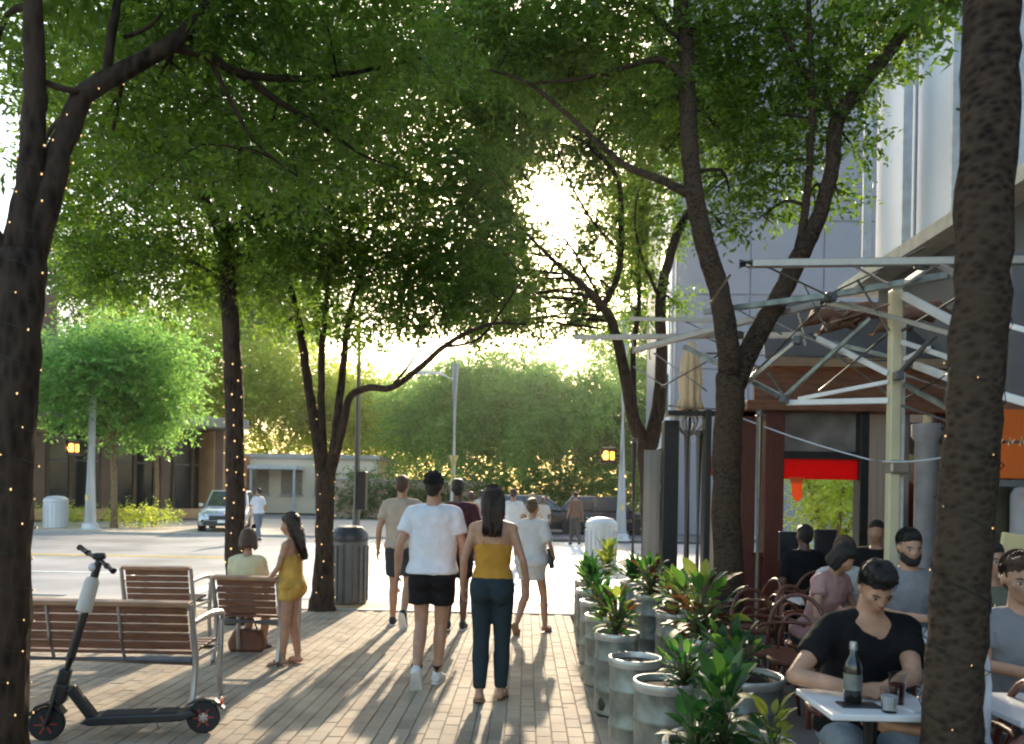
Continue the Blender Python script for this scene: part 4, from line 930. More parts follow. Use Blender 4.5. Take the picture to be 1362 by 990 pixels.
T((764, 449, 9.4), (983, 447, 8.4), .030, m=M_tube); T((983, 447, 8.4), (1065, 446, 8.0), .032, m=M_tubew, j=1)
T((838, 424, 9.2), (960, 427, 8.6), .022); T((840, 402, 9.3), (842, 470, 9.2), .012); T((862, 420, 9.1), (864, 478, 9.1), .015)
T((910, 461, 8.6), (1043, 530, 7.6), .026, m=M_galv, j=2); T((955, 541, 8.0), (1060, 453, 7.6), .020); T((1043, 528, 7.6), (1158, 424, 7.0), .020, m=M_galv)
T((1047, 536, 7.6), (1182, 533, 7.0), .028, m=M_tubew); T((1062, 531, 7.6), (1182, 508, 7.0), .020, m=M_tubew)
T((1083, 448, 7.8), (1182, 497, 7.0), .026, m=M_tubew, j=1); T((1065, 446, 7.9), (1182, 474, 7.2), .020, m=M_galv)
T((1202, 393, 6.9), (1275, 432, 6.2), .034, m=M_tubew); T((1118, 403, 7.4), (1275, 447, 6.3), .022)
T((1194, 500, 6.9), (1244, 446, 6.4), .020, m=M_joint2); T((1204, 512, 6.9), (1275, 551, 6.2), .022, m=M_galv); T((1218, 486, 6.9), (1275, 507, 6.2), .032, m=M_tubew)
T((1206, 500, 6.9), (1275, 522, 6.2), .018); T((1204, 478, 6.9), (1236, 462, 6.5), .020, m=M_tubew)
T((1022, 497, 7.9), (1043, 528, 7.6), .016, m=M_galv); T((1100, 404, 7.5), (1178, 418, 7.0), .020); T((980, 432, 8.2), (1060, 408, 7.8), .016)
T((940, 470, 8.4), (1182, 480, 7.2), .012); T((1105, 430, 7.5), (1182, 405, 7.0), .014); T((972, 364, 6.6), (945, 404, 7.2), .012, m=M_tube)
T((843, 488, 9.3), (885, 515, 9.0), .014, m=M_galv); T((1060, 408, 7.9), (1072, 460, 7.9), .018, m=M_tubew)
T((959, 545, 7.9), (1158, 612, 7.1), .008, m=M_pole, name='cable', sag=.03); T((1158, 612, 7.1), (1262, 607, 6.4), .008, m=M_pole, name='cable', sag=.03)
T((1326, 524, 5.6), (1420, 552, 5.2), .030, m=M_tubew); T((1245, 350, 6.2), (1330, 398, 5.6), .024); T((1100, 393, 7.3), (1230, 330, 6.6), .014, m=M_galv)
for k, (u, v, Y) in enumerate(((1105, 395, 7.25), (1226, 352, 6.2), (983, 446, 8.35), (1043, 531, 7.55), (1060, 453, 7.6), (1195, 500, 6.85))):
    c = at(u, v, Y) - cfo; MB().box(c, (.10, .07, .08), rz=.3 * k).build('clamp', M_joint2, cf, bevel=.012)
for a_, b_, r_ in (((870, 470, 9.0), (940, 520, 8.6), .014), ((880, 515, 9.0), (960, 470, 8.5), .014), ((925, 440, 8.7), (1010, 490, 8.0), .016), ((1000, 500, 8.0), (1090, 410, 7.5), .016),
    ((905, 425, 8.9), (985, 462, 8.4), .014), ((1090, 520, 7.6), (1180, 445, 7.0), .016), ((1110, 470, 7.6), (1182, 525, 7.1), .014), ((1070, 380, 7.6), (1100, 440, 7.4), .014), ((1140, 372, 7.0), (1182, 440, 7.0), .016),
    ((1200, 440, 6.9), (1275, 395, 6.3), .016), ((1200, 455, 6.9), (1275, 480, 6.2), .020), ((1205, 530, 6.9), (1275, 490, 6.2), .014), ((1200, 540, 6.9), (1275, 565, 6.2), .016), ((1010, 350, 6.5), (1105, 395, 7.2), .014),
    ((1130, 350, 6.4), (1190, 384, 6.9), .018), ((960, 400, 7.9), (1040, 445, 7.8), .014), ((1020, 425, 7.8), (1120, 470, 7.4), .018), ((1240, 352, 6.2), (1192, 384, 6.9), .022), ((890, 540, 8.9), (960, 545, 8.3), .016), ((1330, 430, 5.5), (1420, 455, 5.2), .02)):
    T(a_, b_, r_, m=M_galv if r_ < .017 else M_tubew)
M_cream2 = mat('cream_post', (.62, .56, .36), .45, var=.08, scale=3)
A = at(1190, 386, 7.0) - cfo
MB().box((0, 0, A.z / 2), (.095, .095, A.z)).build('post', M_cream2, cf, bevel=.012)
MB().box((.085, .03, A.z / 2 - .1), (.03, .05, A.z - .3)).build('post_channel', M_tubew, cf)
MB().box((0, 0, .02), (.3, .3, .04)).build('base_plate', M_joint2, cf)
MB().box((.03, -.02, 1.9), (.17, .14, .12)).build('crank_box', M_tube, cf, bevel=.02)
def thin_post(label, u, vt, Y, r, m, name='awning_post'):
    p = ground(u, Y); h = at(u, vt, Y).z; t = thing(name, label, 'post', p)
    MB().tube([(0, 0, 0), (0, 0, h)], r, 12).build('shaft', m, t, smooth='auto'); MB().lathe([(r * 3, 0), (r * 3, .012), (r * 1.3, .03)], (0, 0, 0), 14).build('foot', M_joint2, t)
    MB().tube([(0, 0, h - .04), (0, 0, h + .02)], r * 1.4, 12).build('cap', M_joint2, t)
thin_post('slim pale awning post standing between the banded trunk and the cafe chairs', 1008, 548, 7.5, .034, M_tube)
thin_post('left one of two dark grey posts beyond the banded trunk', 912, 575, 9.8, .04, M_greyp)
thin_post('right one of two dark grey posts beyond the banded trunk', 928, 575, 9.6, .04, M_greyp)
thin_post('black post left of the leaning dark tree above the planters', 842, 585, 10.6, .04, M_blk)
# furled cream canvas bundle hanging at the outer end
fu = thing('furled_umbrella', 'cream furled umbrella with folded struts left of the banded trunk', 'umbrella', ground(915, 9.9)); fo = Vector(fu.location)
zt, zb = at(918, 455, 9.9).z, at(912, 545, 9.9).z
prof = []
MB().tube([(0, 0, 0), (0, 0, zt)], .03, 12).build('pole', M_blk, fu)
for k in range(8):
    a = k * math.pi / 4; q = Vector((math.cos(a), math.sin(a), 0)); s_ = Vector((-q.y, q.x, 0))
    MB().loft([[Vector((0, 0, z)) + q * r0 + s_ * w_ for r0, w_ in ((.02, -.05), (rr, -.025), (rr * 1.1, 0), (rr, .025), (.02, .05))] for z, rr in ((zt, .04), (zt - .2, .11), (zt - .5, .14), (zb + .15, .12), (zb, .17))]).build('canvas_fold', mat('cream_canvas', (.74, .56, .36), .85, var=.1), fu, smooth=True)
for k in range(8):
    a = k * math.pi / 4 + .3; q = Vector((math.cos(a), math.sin(a), 0))
    MB().tube([Vector((0, 0, zb + .05)) + q * .05, Vector((0, 0, zb - .15)) + q * .20, Vector((0, 0, zb - .32)) + q * .06], .014, 6).build('strut', M_tube, fu)

# ------------------------------------------------------------------ cafe shelter with red valance
SY = 9.6
def X(u, Y=SY): return ground(u, Y).x
def Z(v, u=1090, Y=SY): return at(u, v, Y).z
sh = thing('cafe_shelter', 'dark red wooden cafe shelter with brown header and see through bays', 'shelter', (X(1000), SY, 0)); so = Vector(sh.location)
def P(u0, u1, v0, v1, m, name='panel', dy=0.0, t=.06, bev=0.0, par=None):
    x0, x1, z0, z1 = X(u0), X(u1), Z(v1), Z(v0)
    return MB().box(((x0 + x1) / 2 - so.x, dy, (z0 + z1) / 2), (x1 - x0, t, z1 - z0)).build(name, m, par or sh, bevel=bev)
def post(u0, u1, m, vt=548, dy=0.0, t=.2):
    x0, x1 = X(u0), X(u1); z = Z(vt)
    return MB().box(((x0 + x1) / 2 - so.x, dy, z / 2), (x1 - x0, t, z)).build('post', m, sh, bevel=.01)
post(1013, 1038, M_redw, t=.22); post(985, 1004, M_redw, dy=.1); post(934, 942, M_blk); post(885, 906, M_blk, vt=560, dy=.3)
post(1138, 1150, M_blk); post(1196, 1203, M_greyp); post(1236, 1262, M_redw, t=.22); post(1230, 1236, M_tube)
P(985, 1290, 536, 549, M_brown, 'header', -.06, .3, .01); P(886, 1010, 549, 556, M_blk, 'header', .1, .2)
P(1000, 1290, 488, 535, M_brown, 'fascia', .02, .06); P(1020, 1285, 478, 490, mat('tan_trim', (.34, .24, .15), .7), 'trim', -.08, .1)
rf = MB(); x0, x1 = X(1010) - so.x, X(1290) - so.x
zr = at(1100, 405, SY + 1.8).z
rf.add([(x0, -.1, Z(480)), (x1, -.1, Z(480)), (x1, 1.8, zr), (x0 + .5, 1.8, zr), (x0, -.1, Z(480) + .04), (x1, -.1, Z(480) + .04), (x1, 1.8, zr + .04), (x0 + .5, 1.8, zr + .04)], [(3, 2, 1, 0), (4, 5, 6, 7), (0, 1, 5, 4), (1, 2, 6, 5), (2, 3, 7, 6), (3, 0, 4, 7)])
rf.build('roof', mat('grey_canvas', (.075, .07, .068), .8, var=.25, scale=2.5), sh)
fb = thing('folded_awning', 'brown folded awning canvas bundled among the metal tubes', 'awning', (X(1150, 8.4), 8.4, 0)); z0 = at(1150, 425, 8.4).z
for k in range(7):
    u = 1085 + k * 24; c = at(u, 424 + 9 * math.sin(k * 1.9), 8.4); p_ = Vector((X(u, 8.4) - fb.location.x, .05 * math.sin(k * 2.1), c.z))
    MB().tube([p_ + Vector((-.2, 0, -.10)), p_ + Vector((-.05, -.03, .02)), p_ + Vector((.12, .02, .06)), p_ + Vector((.24, 0, -.03))], [.03, .09, .08, .03], 9, wob=.2).build('canvas_fold', mat('brown_canvas', (.17, .085, .055), .85, var=.3, scale=5, bump=.2), fb, smooth=True)
fb2 = MB().tube([(X(1075, 8.4) - fb.location.x, 0, z0 + .08), (X(1262, 8.4) - fb.location.x, 0, z0 + .12)], .03, 10).build('roller_tube', M_tube, fb)
P(1040, 1138, 549, 601, mat('smoky_vinyl', (.22, .22, .22), .5, var=.35, scale=3, trans=.3), 'roll_down_screen', .05, .02)
P(1038, 1138, 601, 611, M_blk, 'crossbar', 0, .08)
M_red = mat('red_valance', (.48, .006, .005), .6, var=.04, trans=.6)
P(1034, 1138, 611, 638, M_red, 'valance', -.02, .02, par=None); P(942, 952, 609, 635, M_red, 'valance', -.02, .02); P(1213, 1229, 618, 643, M_red, 'valance', -.02, .02)
P(1150, 1180, 549, 740, mat('grey_curtain', (.36, .34, .32), .85, var=.15, scale=2, stretch=(9, 1, .3), trans=.35), 'curtain', .1, .05)
P(1206, 1222, 560, 602, M_greyp, 'vent_window', .05, .05)
P(942, 960, 664, 790, mat('white_curtain', (.55, .53, .50), .85, var=.15, scale=2, stretch=(9, 1, .3), trans=.3), 'curtain', .15, .04)
P(862, 884, 600, 770, mat('grey_curtain', (.36, .34, .32), .85), 'curtain', .4, .04)
P(960, 985, 549, 800, M_redw, 'board', .2, .05); P(1203, 1238, 640, 800, M_redw, 'board', .3, .05)
kn = MB(); x0, x1 = X(1000) - so.x, X(1262) - so.x
for k in range(14): MB().box((x0 + (x1 - x0) * (k + .5) / 14, .02, .45), ((x1 - x0) / 14 - .01, .05, .9)).build('board', M_redw, sh, bevel=.004)
MB().box(((x0 + x1) / 2, 0, .93), (x1 - x0, .14, .05)).build('rail', M_redw, sh)
# hanging orange pennant
pn = thing('orange_pennant', 'small orange cloth strip hanging below the red valance', 'pennant', (X(1053), SY - .15, Z(636)))
MB().prism([(-.09, 0, 0), (.09, 0, 0), (.06, 0, -.10), (.07, 0, -.24), (0, 0, -.30), (-.05, 0, -.22), (-.06, 0, -.1)], (0, .01, 0)).build('cloth', mat('orange_cloth', (.80, .20, .05), .7, var=.06, trans=.4), pn)
# black screens standing under the opening
for (u0, u1, v0, v1, lab) in ((1084, 1112, 704, 745, 'black flat screen seen through the shelter opening, right one'), (1036, 1062, 708, 748, 'black flat screen seen through the shelter opening, left one')):
    Y = 8.7; a = ground((u0 + u1) / 2, Y); t = thing('screen', lab, 'screen', (a.x, Y, 0)); zz0, zz1 = at(1090, v1, Y).z, at(1090, v0, Y).z; wd = (u1 - u0) / F * Y
    MB().box((0, 0, (zz0 + zz1) / 2), (wd, .05, zz1 - zz0)).build('housing', M_blk, t, bevel=.01); MB().box((0, -.028, (zz0 + zz1) / 2), (wd - .04, .006, zz1 - zz0 - .04)).build('display', M_glassd, t)
    MB().tube([(0, .03, 0), (0, .03, zz0 + .05)], .025, 8).build('stand', M_blk, t); MB().box((0, .03, .015), (.3, .25, .03)).build('foot', M_blk, t)

# orange sign band right of the near trunk
ob = thing('orange_awning', 'orange fabric awning band with pale lettering right of the near trunk', 'awning', at(1345, 590, 6.0)); o_ = Vector(ob.location)
M_or = mat('orange_fabric', (.82, .20, .03), .65, var=.05, scale=3, trans=.35)
x0, x1 = ground(1306, 6.0).x - o_.x, 1.7
for a_, b_ in ((.02, .255), (-.265, .0)):
    MB().box(((x0 + x1) / 2, 0, (a_ + b_) / 2), (x1 - x0, .025, b_ - a_)).build('fabric_band', M_or, ob, bevel=.006)
MB().box(((x0 + x1) / 2, .03, .28), (x1 - x0, .08, .05)).build('top_rail', M_brown, ob); MB().box(((x0 + x1) / 2, .03, -.30), (x1 - x0, .08, .05)).build('bottom_rail', M_greyp, ob)
for k in range(12):
    x = x0 + .09 + k * .085; s_ = (k * 37 % 5) / 5
    l_ = MB().tube([(x, -.018, -.02), (x + .012, -.018, .035 + .02 * s_), (x + .03, -.018, .0), (x + .045, -.018, .03)], .006, 5).build('lettering', mat('pale_lettering', (.80, .62, .30), .6), ob)
MB().box((x1 - .05, 1.2, -.5), (.1, 2.6, 3.2)).build('side_panel', M_dark, ob)
# wall behind the diners on the right and its warm poster
iw = thing('side_partition', 'dark timber partition behind the diners at the right edge', 'partition', (ground(1325, 6.9).x, 6.9, 0))
for k in range(9): MB().box((-.36 + .3 * k, 0, 1.05), (.285, .06, 2.1)).build('board', mat('olive_board', (.085, .075, .045), .7, var=.3, scale=4), iw, bevel=.004)
MB().box((1.22, .06, 2.95), (2.2, .06, 1.7)).build('upper_wall', mat('restaurant_wall', (.16, .155, .155)), iw)
MB().lathe([(.11, 0), (.11, .62), (.08, .68), (.001, .7)], (.12, -.2, 1.05), 20).build('grey_cylinder', mat('pale_column', (.42, .41, .42), .6), iw, smooth='auto')
ly = thing('yellow_board', 'pale yellow board behind the woman in grey at the right edge', 'board', (ground(1352, 5.2).x, 5.2, 0))
MB().box((.06, 0, 1.18), (.36, .03, .42), ry=R(8)).build('panel', mat('yellow_panel', (.72, .58, .30), .6, var=.08), ly, bevel=.008); MB().box((.06, .03, .48), (.05, .04, .96)).build('stand', M_wood, ly); MB().box((.06, .03, .015), (.3, .3, .03)).build('foot', M_wood, ly)

# ------------------------------------------------------------------ cafe chairs and tables
def cafe_chair(label, p, rz, group='bentwood cafe chairs'):
    """back towards local -y"""
    t = thing('cafe_chair', label, 'chair', p, rz, group)
    MB().lathe([(.001, 0), (.19, 0), (.205, .012), (.205, .03), (.19, .04), (.001, .034)], (0, 0, .43), 24).build('seat', M_chair, t, smooth='auto')
    arc = [Vector((math.sin(a) * .205, -.17 - .07 * max(0, math.cos(a)), .45 + .44 * max(0, math.cos(a * .98)) ** .6)) for a in np.linspace(-1.57, 1.57, 13)]
    MB().tube(arc, .015, 8).build('back_hoop', M_chair, t, smooth=True)
    arc = [Vector((math.sin(a) * .13, -.175 - .06 * max(0, math.cos(a)), .45 + .30 * max(0, math.cos(a * .98)) ** .6)) for a in np.linspace(-1.57, 1.57, 11)]
    MB().tube(arc, .010, 8).build('inner_hoop', M_chair, t, smooth=True)
    arm = [Vector((math.sin(a) * .27, -.20 * math.cos(a) + .02, .66 + .03 * math.cos(a))) for a in np.linspace(-2.0, 2.0, 13)]
    MB().tube(arm, .014, 8).build('arm_hoop', M_chair, t, smooth=True)
    for k, a in enumerate((.8, 2.34, 3.94, 5.48)):
        MB().tube([(math.cos(a) * .16, math.sin(a) * .16, .43), (math.cos(a) * .21, math.sin(a) * .21, .2), (math.cos(a) * .235, math.sin(a) * .235, 0)], [.017, .016, .012], 8).build('leg', M_chair, t, smooth=True)
    MB().tube([(math.cos(a) * .185, math.sin(a) * .185, .24) for a in np.linspace(0, 6.283, 17)], .009, 6).build('leg_ring', M_chair, t, smooth=True)
    return t
def G(u, Y): return ground(u, Y)
c0 = cafe_chair('empty bentwood chair right of the slim pale awning post', G(1024, 6.0), R(200))
dup(c0, G(1062, 5.7), R(160), 'empty bentwood chair next to the seated black shirted man')
dup(c0, G(1000, 7.0), R(100), 'empty bentwood chair behind the slim awning post')
dup(c0, G(1158, 3.62), R(180), 'bentwood chair carrying the man in black shirt')
dup(c0, G(1352, 3.75), R(175), 'bentwood chair carrying the woman in the grey top')
dup(c0, G(1284, 3.22), R(75), 'bentwood chair under the white shirted diner behind the near trunk')
dup(c0, G(1205, 5.75), R(180), 'bentwood chair of the bearded man in the back')
dup(c0, G(1082, 6.3), R(210), 'bentwood chair of the dark haired diner in pink')
dup(c0, G(1340, 2.75), R(5), 'empty bentwood chair at the right edge with its curved back to the camera')
dup(c0, G(1070, 8.1), R(10), 'bentwood chair of the dim person between the screens')
dup(c0, G(1166, 7.8), R(150), 'bentwood chair of the person behind the pale awning post')
dup(c0, G(1122, 6.5), R(160), 'bentwood chair of the diner in white top')
dup(c0, G(1318, 5.0), R(190), 'bentwood chair of the dark haired person behind the woman in grey')
def table(label, p, w_, d_, top, h=.74):
    t = thing('cafe_table', label, 'table', p)
    MB().box((0, 0, h - .0125), (w_, d_, .025)).build('tabletop', top, t, bevel=.006)
    MB().tube([(0, 0, .03), (0, 0, h - .03)], .03, 12).build('pedestal', M_blk, t, smooth='auto')
    for s in (0, 1): MB().box((0, 0, .02 + .002 * s), ((.44, .05)[s], (.05, .44)[s], .03)).build('foot', M_blk, t, bevel=.01)
    return t
M_top = mat('white_tabletop', (.72, .72, .72), .35, var=.05)
TP = G(1162, 3.17); TH = .80
table('white cafe table in front of the man in black shirt', TP, .46, .40, M_top, TH)
TP2 = G(1400, 3.15); table('white cafe table at the right edge before the woman in grey', TP2, .5, .45, M_top, .80)
table('small white table in front of the bearded man', G(1200, 5.2), .6, .5, M_top)
table('small pale table between the far diners', G(1098, 6.9), .6, .5, M_top)
def item(name, label, cat, loc, prof, m, n=20):
    o = MB().lathe(prof, (0, 0, 0), n).build(name, m, None, smooth='auto', loc=loc); return tag(o, label, cat)
zt_ = TH
bx = at(1136, 900, 3.12)
bt = thing('bottle', 'dark tall bottle standing on the table before the black shirted man', 'bottle', (bx.x, 3.13, zt_))
MB().lathe([(.03, 0), (.034, .006), (.034, .135), (.028, .16), (.014, .185), (.0125, .225), (.001, .226)], (0, 0, 0), 24).build('body', mat('dark_bottle', (.012, .012, .010), .12, spec=.8), bt, smooth='auto')
MB().lathe([(.0145, .205), (.0145, .232), (.013, .236), (.001, .236)], (0, 0, 0), 16).build('cap', M_alu, bt, smooth='auto')
MB().lathe([(.0345, .05), (.0348, .052), (.0348, .11), (.0345, .112)], (0, 0, 0), 24).build('bottle_label', M_galv, bt)
dk = thing('phone_tray', 'small black tray lying under the dark bottle', 'tray', (bx.x + .01, 3.10, zt_)); MB().box((0, 0, .004), (.15, .08, .008)).build('plate', M_blk, dk, bevel=.003)
bt.location.z = zt_ + .008
M_gl = bpy.data.materials.new('clear_glass'); M_gl.use_nodes = True; b_ = M_gl.node_tree.nodes['Principled BSDF']; b_.inputs['Transmission Weight'].default_value = 1; b_.inputs['Roughness'].default_value = .02; b_.inputs['IOR'].default_value = 1.3
for (u, Y, lab, hh) in ((1197, 3.1, 'glass of dark drink on the table right of the bottle', .13), (1187, 3.02, 'small water glass near the table edge', .09), (1390, 3.05, 'water glass on the table at the right edge', .11)):
    q = ground(u, Y); gz = thing('drinking_glass', lab, 'glass', (q.x, Y, TH))
    MB().lathe([(.026, 0), (.034, hh), (.031, hh), (.024, .008), (.001, .008)], (0, 0, 0), 20).build('cup', M_gl, gz, smooth='auto')
    MB().lathe([(.001, .01), (.0235, .01), (.029, hh * .7), (.001, hh * .7)], (0, 0, 0), 16).build('drink', mat('dark_drink', (.09, .015, .01), .2) if 'dark' in lab else mat('ice_water', (.7, .72, .74), .1), gz, smooth='auto')
q = ground(1215, 3.08); nk = thing('napkin', 'white folded napkin on the table beside the glass', 'napkin', (q.x, 3.08, TH)); MB().box((0, 0, .006), (.10, .14, .012), rz=.3).build('fold', M_top, nk, bevel=.003)
q = ground(1200, 5.15); pl_ = thing('plate', 'white plate of food before the bearded man', 'plate', (q.x, 5.12, .74)); MB().lathe([(.07, 0), (.13, .018), (.125, .022), (.07, .008), (.001, .008)], (0, 0, 0), 24).build('dish', M_top, pl_, smooth='auto'); MB().ell((0, 0, .02), (.06, .05, .025)).build('food', mat('food', (.4, .2, .08), .7, var=.5, scale=30), pl_)
# ================================================================== PEOPLE
TEX = bpy.data.textures.new('folds', 'CLOUDS'); TEX.noise_scale = .09; TEX.noise_depth = 1
TEXH = bpy.data.textures.new('locks', 'CLOUDS'); TEXH.noise_scale = .035; TEXH.noise_depth = 2
SKIN = dict(tan=mat('tan_skin', (.40, .22, .14), .5, var=.16, scale=14), fair=mat('fair_skin', (.46, .255, .16), .5, var=.16, scale=14), olive=mat('olive_skin', (.34, .19, .12), .5, var=.08, scale=9), dark=mat('dark_skin', (.12, .06, .04), .45, var=.1, scale=9))
def hairm(n, c): return mat('hair_' + n, c, .45, var=.45, scale=22, stretch=(6, 6, .8), bump=.7, bscale=40)
HAIR = dict(black=hairm('black', (.012, .010, .009)), brown=hairm('brown', (.065, .032, .018)), dkbrown=hairm('dark_brown', (.030, .016, .010)), blond=hairm('blond', (.32, .22, .11)), ltbrown=hairm('light_brown', (.13, .075, .04)))
def cloth(n, c, var=.10, rough=.85, trans=0.0): return mat('cloth_' + n, c, rough, var=var, scale=7, bump=.7, bscale=16, spec=.2, trans=trans, detail=8)
M_sole = mat('shoe_sole', (.70, .69, .66), .7)
def V3(*a): return Vector(a)
def remesh(o, vox, sm=4, disp=None, tex=None):
    m = o.modifiers.new('remesh', 'REMESH'); m.mode = 'VOXEL'; m.voxel_size = vox; m.use_smooth_shade = True
    s = o.modifiers.new('smooth', 'SMOOTH'); s.factor = .5; s.iterations = sm
    if disp:
        d = o.modifiers.new('folds', 'DISPLACE'); d.texture = tex or TEX; d.strength = disp; d.mid_level = .32
def person(label, p, rz, H=1.75, sex='m', pose=None, skin='tan', hair='black', style='short', top=None, bottom=None, shoe=None, head=(0, 0), lean=0.0, twist=0.0, seat=None, near=False, group=None, build=1.0, fist=False, face=False, sockc=None, barefoot=False):
    """p: point on the ground between the feet (or below the seat); facing local +y. top/bottom dicts describe clothing."""
    t = thing('person', label, 'person', p, rz, group)
    s = H / 1.75; P = dict(pose or {})
    fem = sex == 'f'; far_ = p[1] > 15; vox = .0095 if near else .028 if far_ else .017
    hipz = .93 if seat is None else seat / s + .09
    dz = hipz - .93
    hipc = V3(0, 0, hipz)
    RM = Matrix.Rotation(twist, 3, 'Z') @ Matrix.Rotation(-lean, 3, 'X')
    def U(x, y, z): return (RM @ (V3(x, y, z + dz) - hipc) + hipc) * s
    shw = (.175 if fem else .195) * build
    J = {}
    for sd_, k in ((-1, 'L'), (1, 'R')):
        J['sh' + k] = U(sd_ * (shw - .022), 0, 1.405)
        J['el' + k] = P['el' + k] * s if 'el' + k in P else U(sd_ * (shw + .055), -.02, 1.13)
        J['wr' + k] = P['wr' + k] * s if 'wr' + k in P else U(sd_ * (shw + .065), .05, .885)
        J['hp' + k] = V3(sd_ * .09, 0, hipz - .02) * s
        J['kn' + k] = P.get('kn' + k, V3(sd_ * .095, .01, .50)) * s
        J['an' + k] = P.get('an' + k, V3(sd_ * .10, -.03, .085)) * s
    B = MB()
    def ring(z, a, b, y0=0.0, n=20, tr=U, sq=2.4):
        out = []
        for i in range(n):
            q = 2 * math.pi * i / n; cx, cy = math.cos(q), math.sin(q)
            rr = (abs(cx) ** sq + abs(cy) ** sq) ** (-1 / sq)
            out.append(tr(cx * rr * a, y0 + cy * rr * b, z))
        return out
    tor = ([(.86, .10, .085, 0), (.90, .165, .105, -.01), (.95, .172, .11, -.012), (1.02, .150, .095, 0), (1.09, .125, .082, .005), (1.18, .132, .085, .008), (1.27, .148, .105, .018), (1.34, .155, .10, .01), (1.40, .160, .085, 0), (1.445, .13, .07, -.005), (1.475, .06, .055, -.005)] if fem else
           [(.86, .10, .085, 0), (.90, .155, .10, -.005), (.95, .162, .105, -.005), (1.02, .152, .10, 0), (1.09, .150, .098, .004), (1.18, .160, .105, .006), (1.27, .175, .115, .01), (1.34, .182, .115, .008), (1.40, .185, .098, 0), (1.445, .15, .08, -.005), (1.48, .07, .062, -.005)])
    tor = [(z, a * build, b * build, y) for z, a, b, y in tor]
    B.loft([ring(z, a, b, y) for z, a, b, y in tor])
    if near or not fem:
        for sd_ in (-1, 1): B.ell(U(sd_ * .075, -.075, .90), (.085 * s, .075 * s, .095 * s), nu=10, nv=6)
    for sd_, k in ((-1, 'L'), (1, 'R')):
        B.caps(U(sd_ * .05, -.008, 1.440), J['sh' + k], .046 * s * build, .052 * s * build)
        ar = (.037 if fem else .045) * build
        B.caps(J['sh' + k], J['el' + k], (ar + .008) * s, ar * .82 * s)
        fm = J['el' + k].lerp(J['wr' + k], .3); B.caps(J['el' + k], fm, ar * .82 * s, ar * .86 * s); B.caps(fm, J['wr' + k], ar * .86 * s, .026 * s)
        tk = (.082 if fem else .085) * build
        B.caps(J['hp' + k], J['kn' + k], tk * s, .056 * s * build)
        cm = J['kn' + k].lerp(J['an' + k], .32); B.caps(J['kn' + k], cm, .052 * s, .057 * s * build); B.caps(cm, J['an' + k], .057 * s * build, .034 * s)
    # head
    hy, hp_ = head
    HM = RM @ Matrix.Rotation(hy, 3, 'Z') @ Matrix.Rotation(-hp_, 3, 'X'); nk = V3(0, .0, 1.52)
    hs = P.get('hs', 1.0 if H > 1.5 else 1.12)
    def Hd(x, y, z): return (RM @ (nk + V3(0, 0, dz) - hipc) + hipc) * s + HM @ (V3(x, y, z - 1.52) * s * hs)
    B.caps(U(0, -.008, 1.45), Hd(0, .0, 1.57), (.05 if fem else .06) * s, (.046 if fem else .055) * s)
    def E(MBx, c, r): MBx.ell(Hd(*c), [q * s * hs for q in r], HM, 16, 10)
    E(B, (0, -.012, 1.665), (.074, .094, .088)); E(B, (0, .030, 1.61), (.060, .060, .078)); E(B, (0, .048, 1.562), (.040, .038, .034)); E(B, (0, .072, 1.640), (.052, .02, .018))
    E(B, (0, .058, 1.60), (.050, .035, .04)); E(B, (0, .070, 1.545), (.020, .016, .014))
    B.caps(Hd(0, .088, 1.645), Hd(0, .108, 1.608), .009 * s, .013 * s, 8)
    for sd_ in (-1, 1):
        E(B, (sd_ * .076, -.004, 1.625), (.010, .020, .030)); E(B, (sd_ * .012, .099, 1.604), (.009, .010, .008)); E(B, (sd_ * .042, .062, 1.615), (.022, .024, .024))
    E(B, (0, .092, 1.579), (.024, .010, .006)); E(B, (0, .090, 1.569), (.021, .010, .007))
    # hands
    for sd_, k in ((-1, 'L'), (1, 'R')):
        w_, e = J['wr' + k], J['el' + k]; d = P.get('hd' + k, (w_ - e)).normalized()
        nrm = P.get('hn' + k, V3(-sd_, 0, 0)); nrm = (nrm - d * nrm.dot(d)).normalized(); f = d.cross(nrm) * 1.0
        want = P.get('hf' + k, V3(0, 1, 0)); f = f if f.dot(want) > 0 else -f
        hsz = s * (.92 if fem else 1.0); pc = w_ + d * .05 * hsz
        B.ell(pc, (1, 1, 1), Matrix((f * .043 * hsz, nrm * .017 * hsz, d * .055 * hsz)).transposed(), 12, 8)
        curl = P.get('curl' + k, .45 if not fist else 1.3)
        for i, (off, ln) in enumerate(((.031, .068), (.011, .076), (-.010, .071), (-.030, .056))):
            b0 = w_ + (d * .088 + f * off) * hsz; pr_ = b0; a = curl * .35
            for j, fr in enumerate((.45, .32, .25)):
                dd = d * math.cos(a) + nrm * math.sin(a); nx = pr_ + dd * ln * fr * hsz
                B.caps(pr_ - dd * .004, nx, (.0098 - .001 * j) * hsz, (.0092 - .001 * j) * hsz, 8); pr_ = nx; a += curl * .8
        b0 = w_ + (d * .028 + f * .030) * hsz; d1 = (d * .65 + f * .6 + nrm * .35).normalized(); m1 = b0 + d1 * .038 * hsz
        d2 = (d * .9 + f * .15 + nrm * .45).normalized(); B.caps(b0, m1, .0135 * hsz, .011 * hsz, 8); B.caps(m1, m1 + d2 * .036 * hsz, .011 * hsz, .009 * hsz, 8)
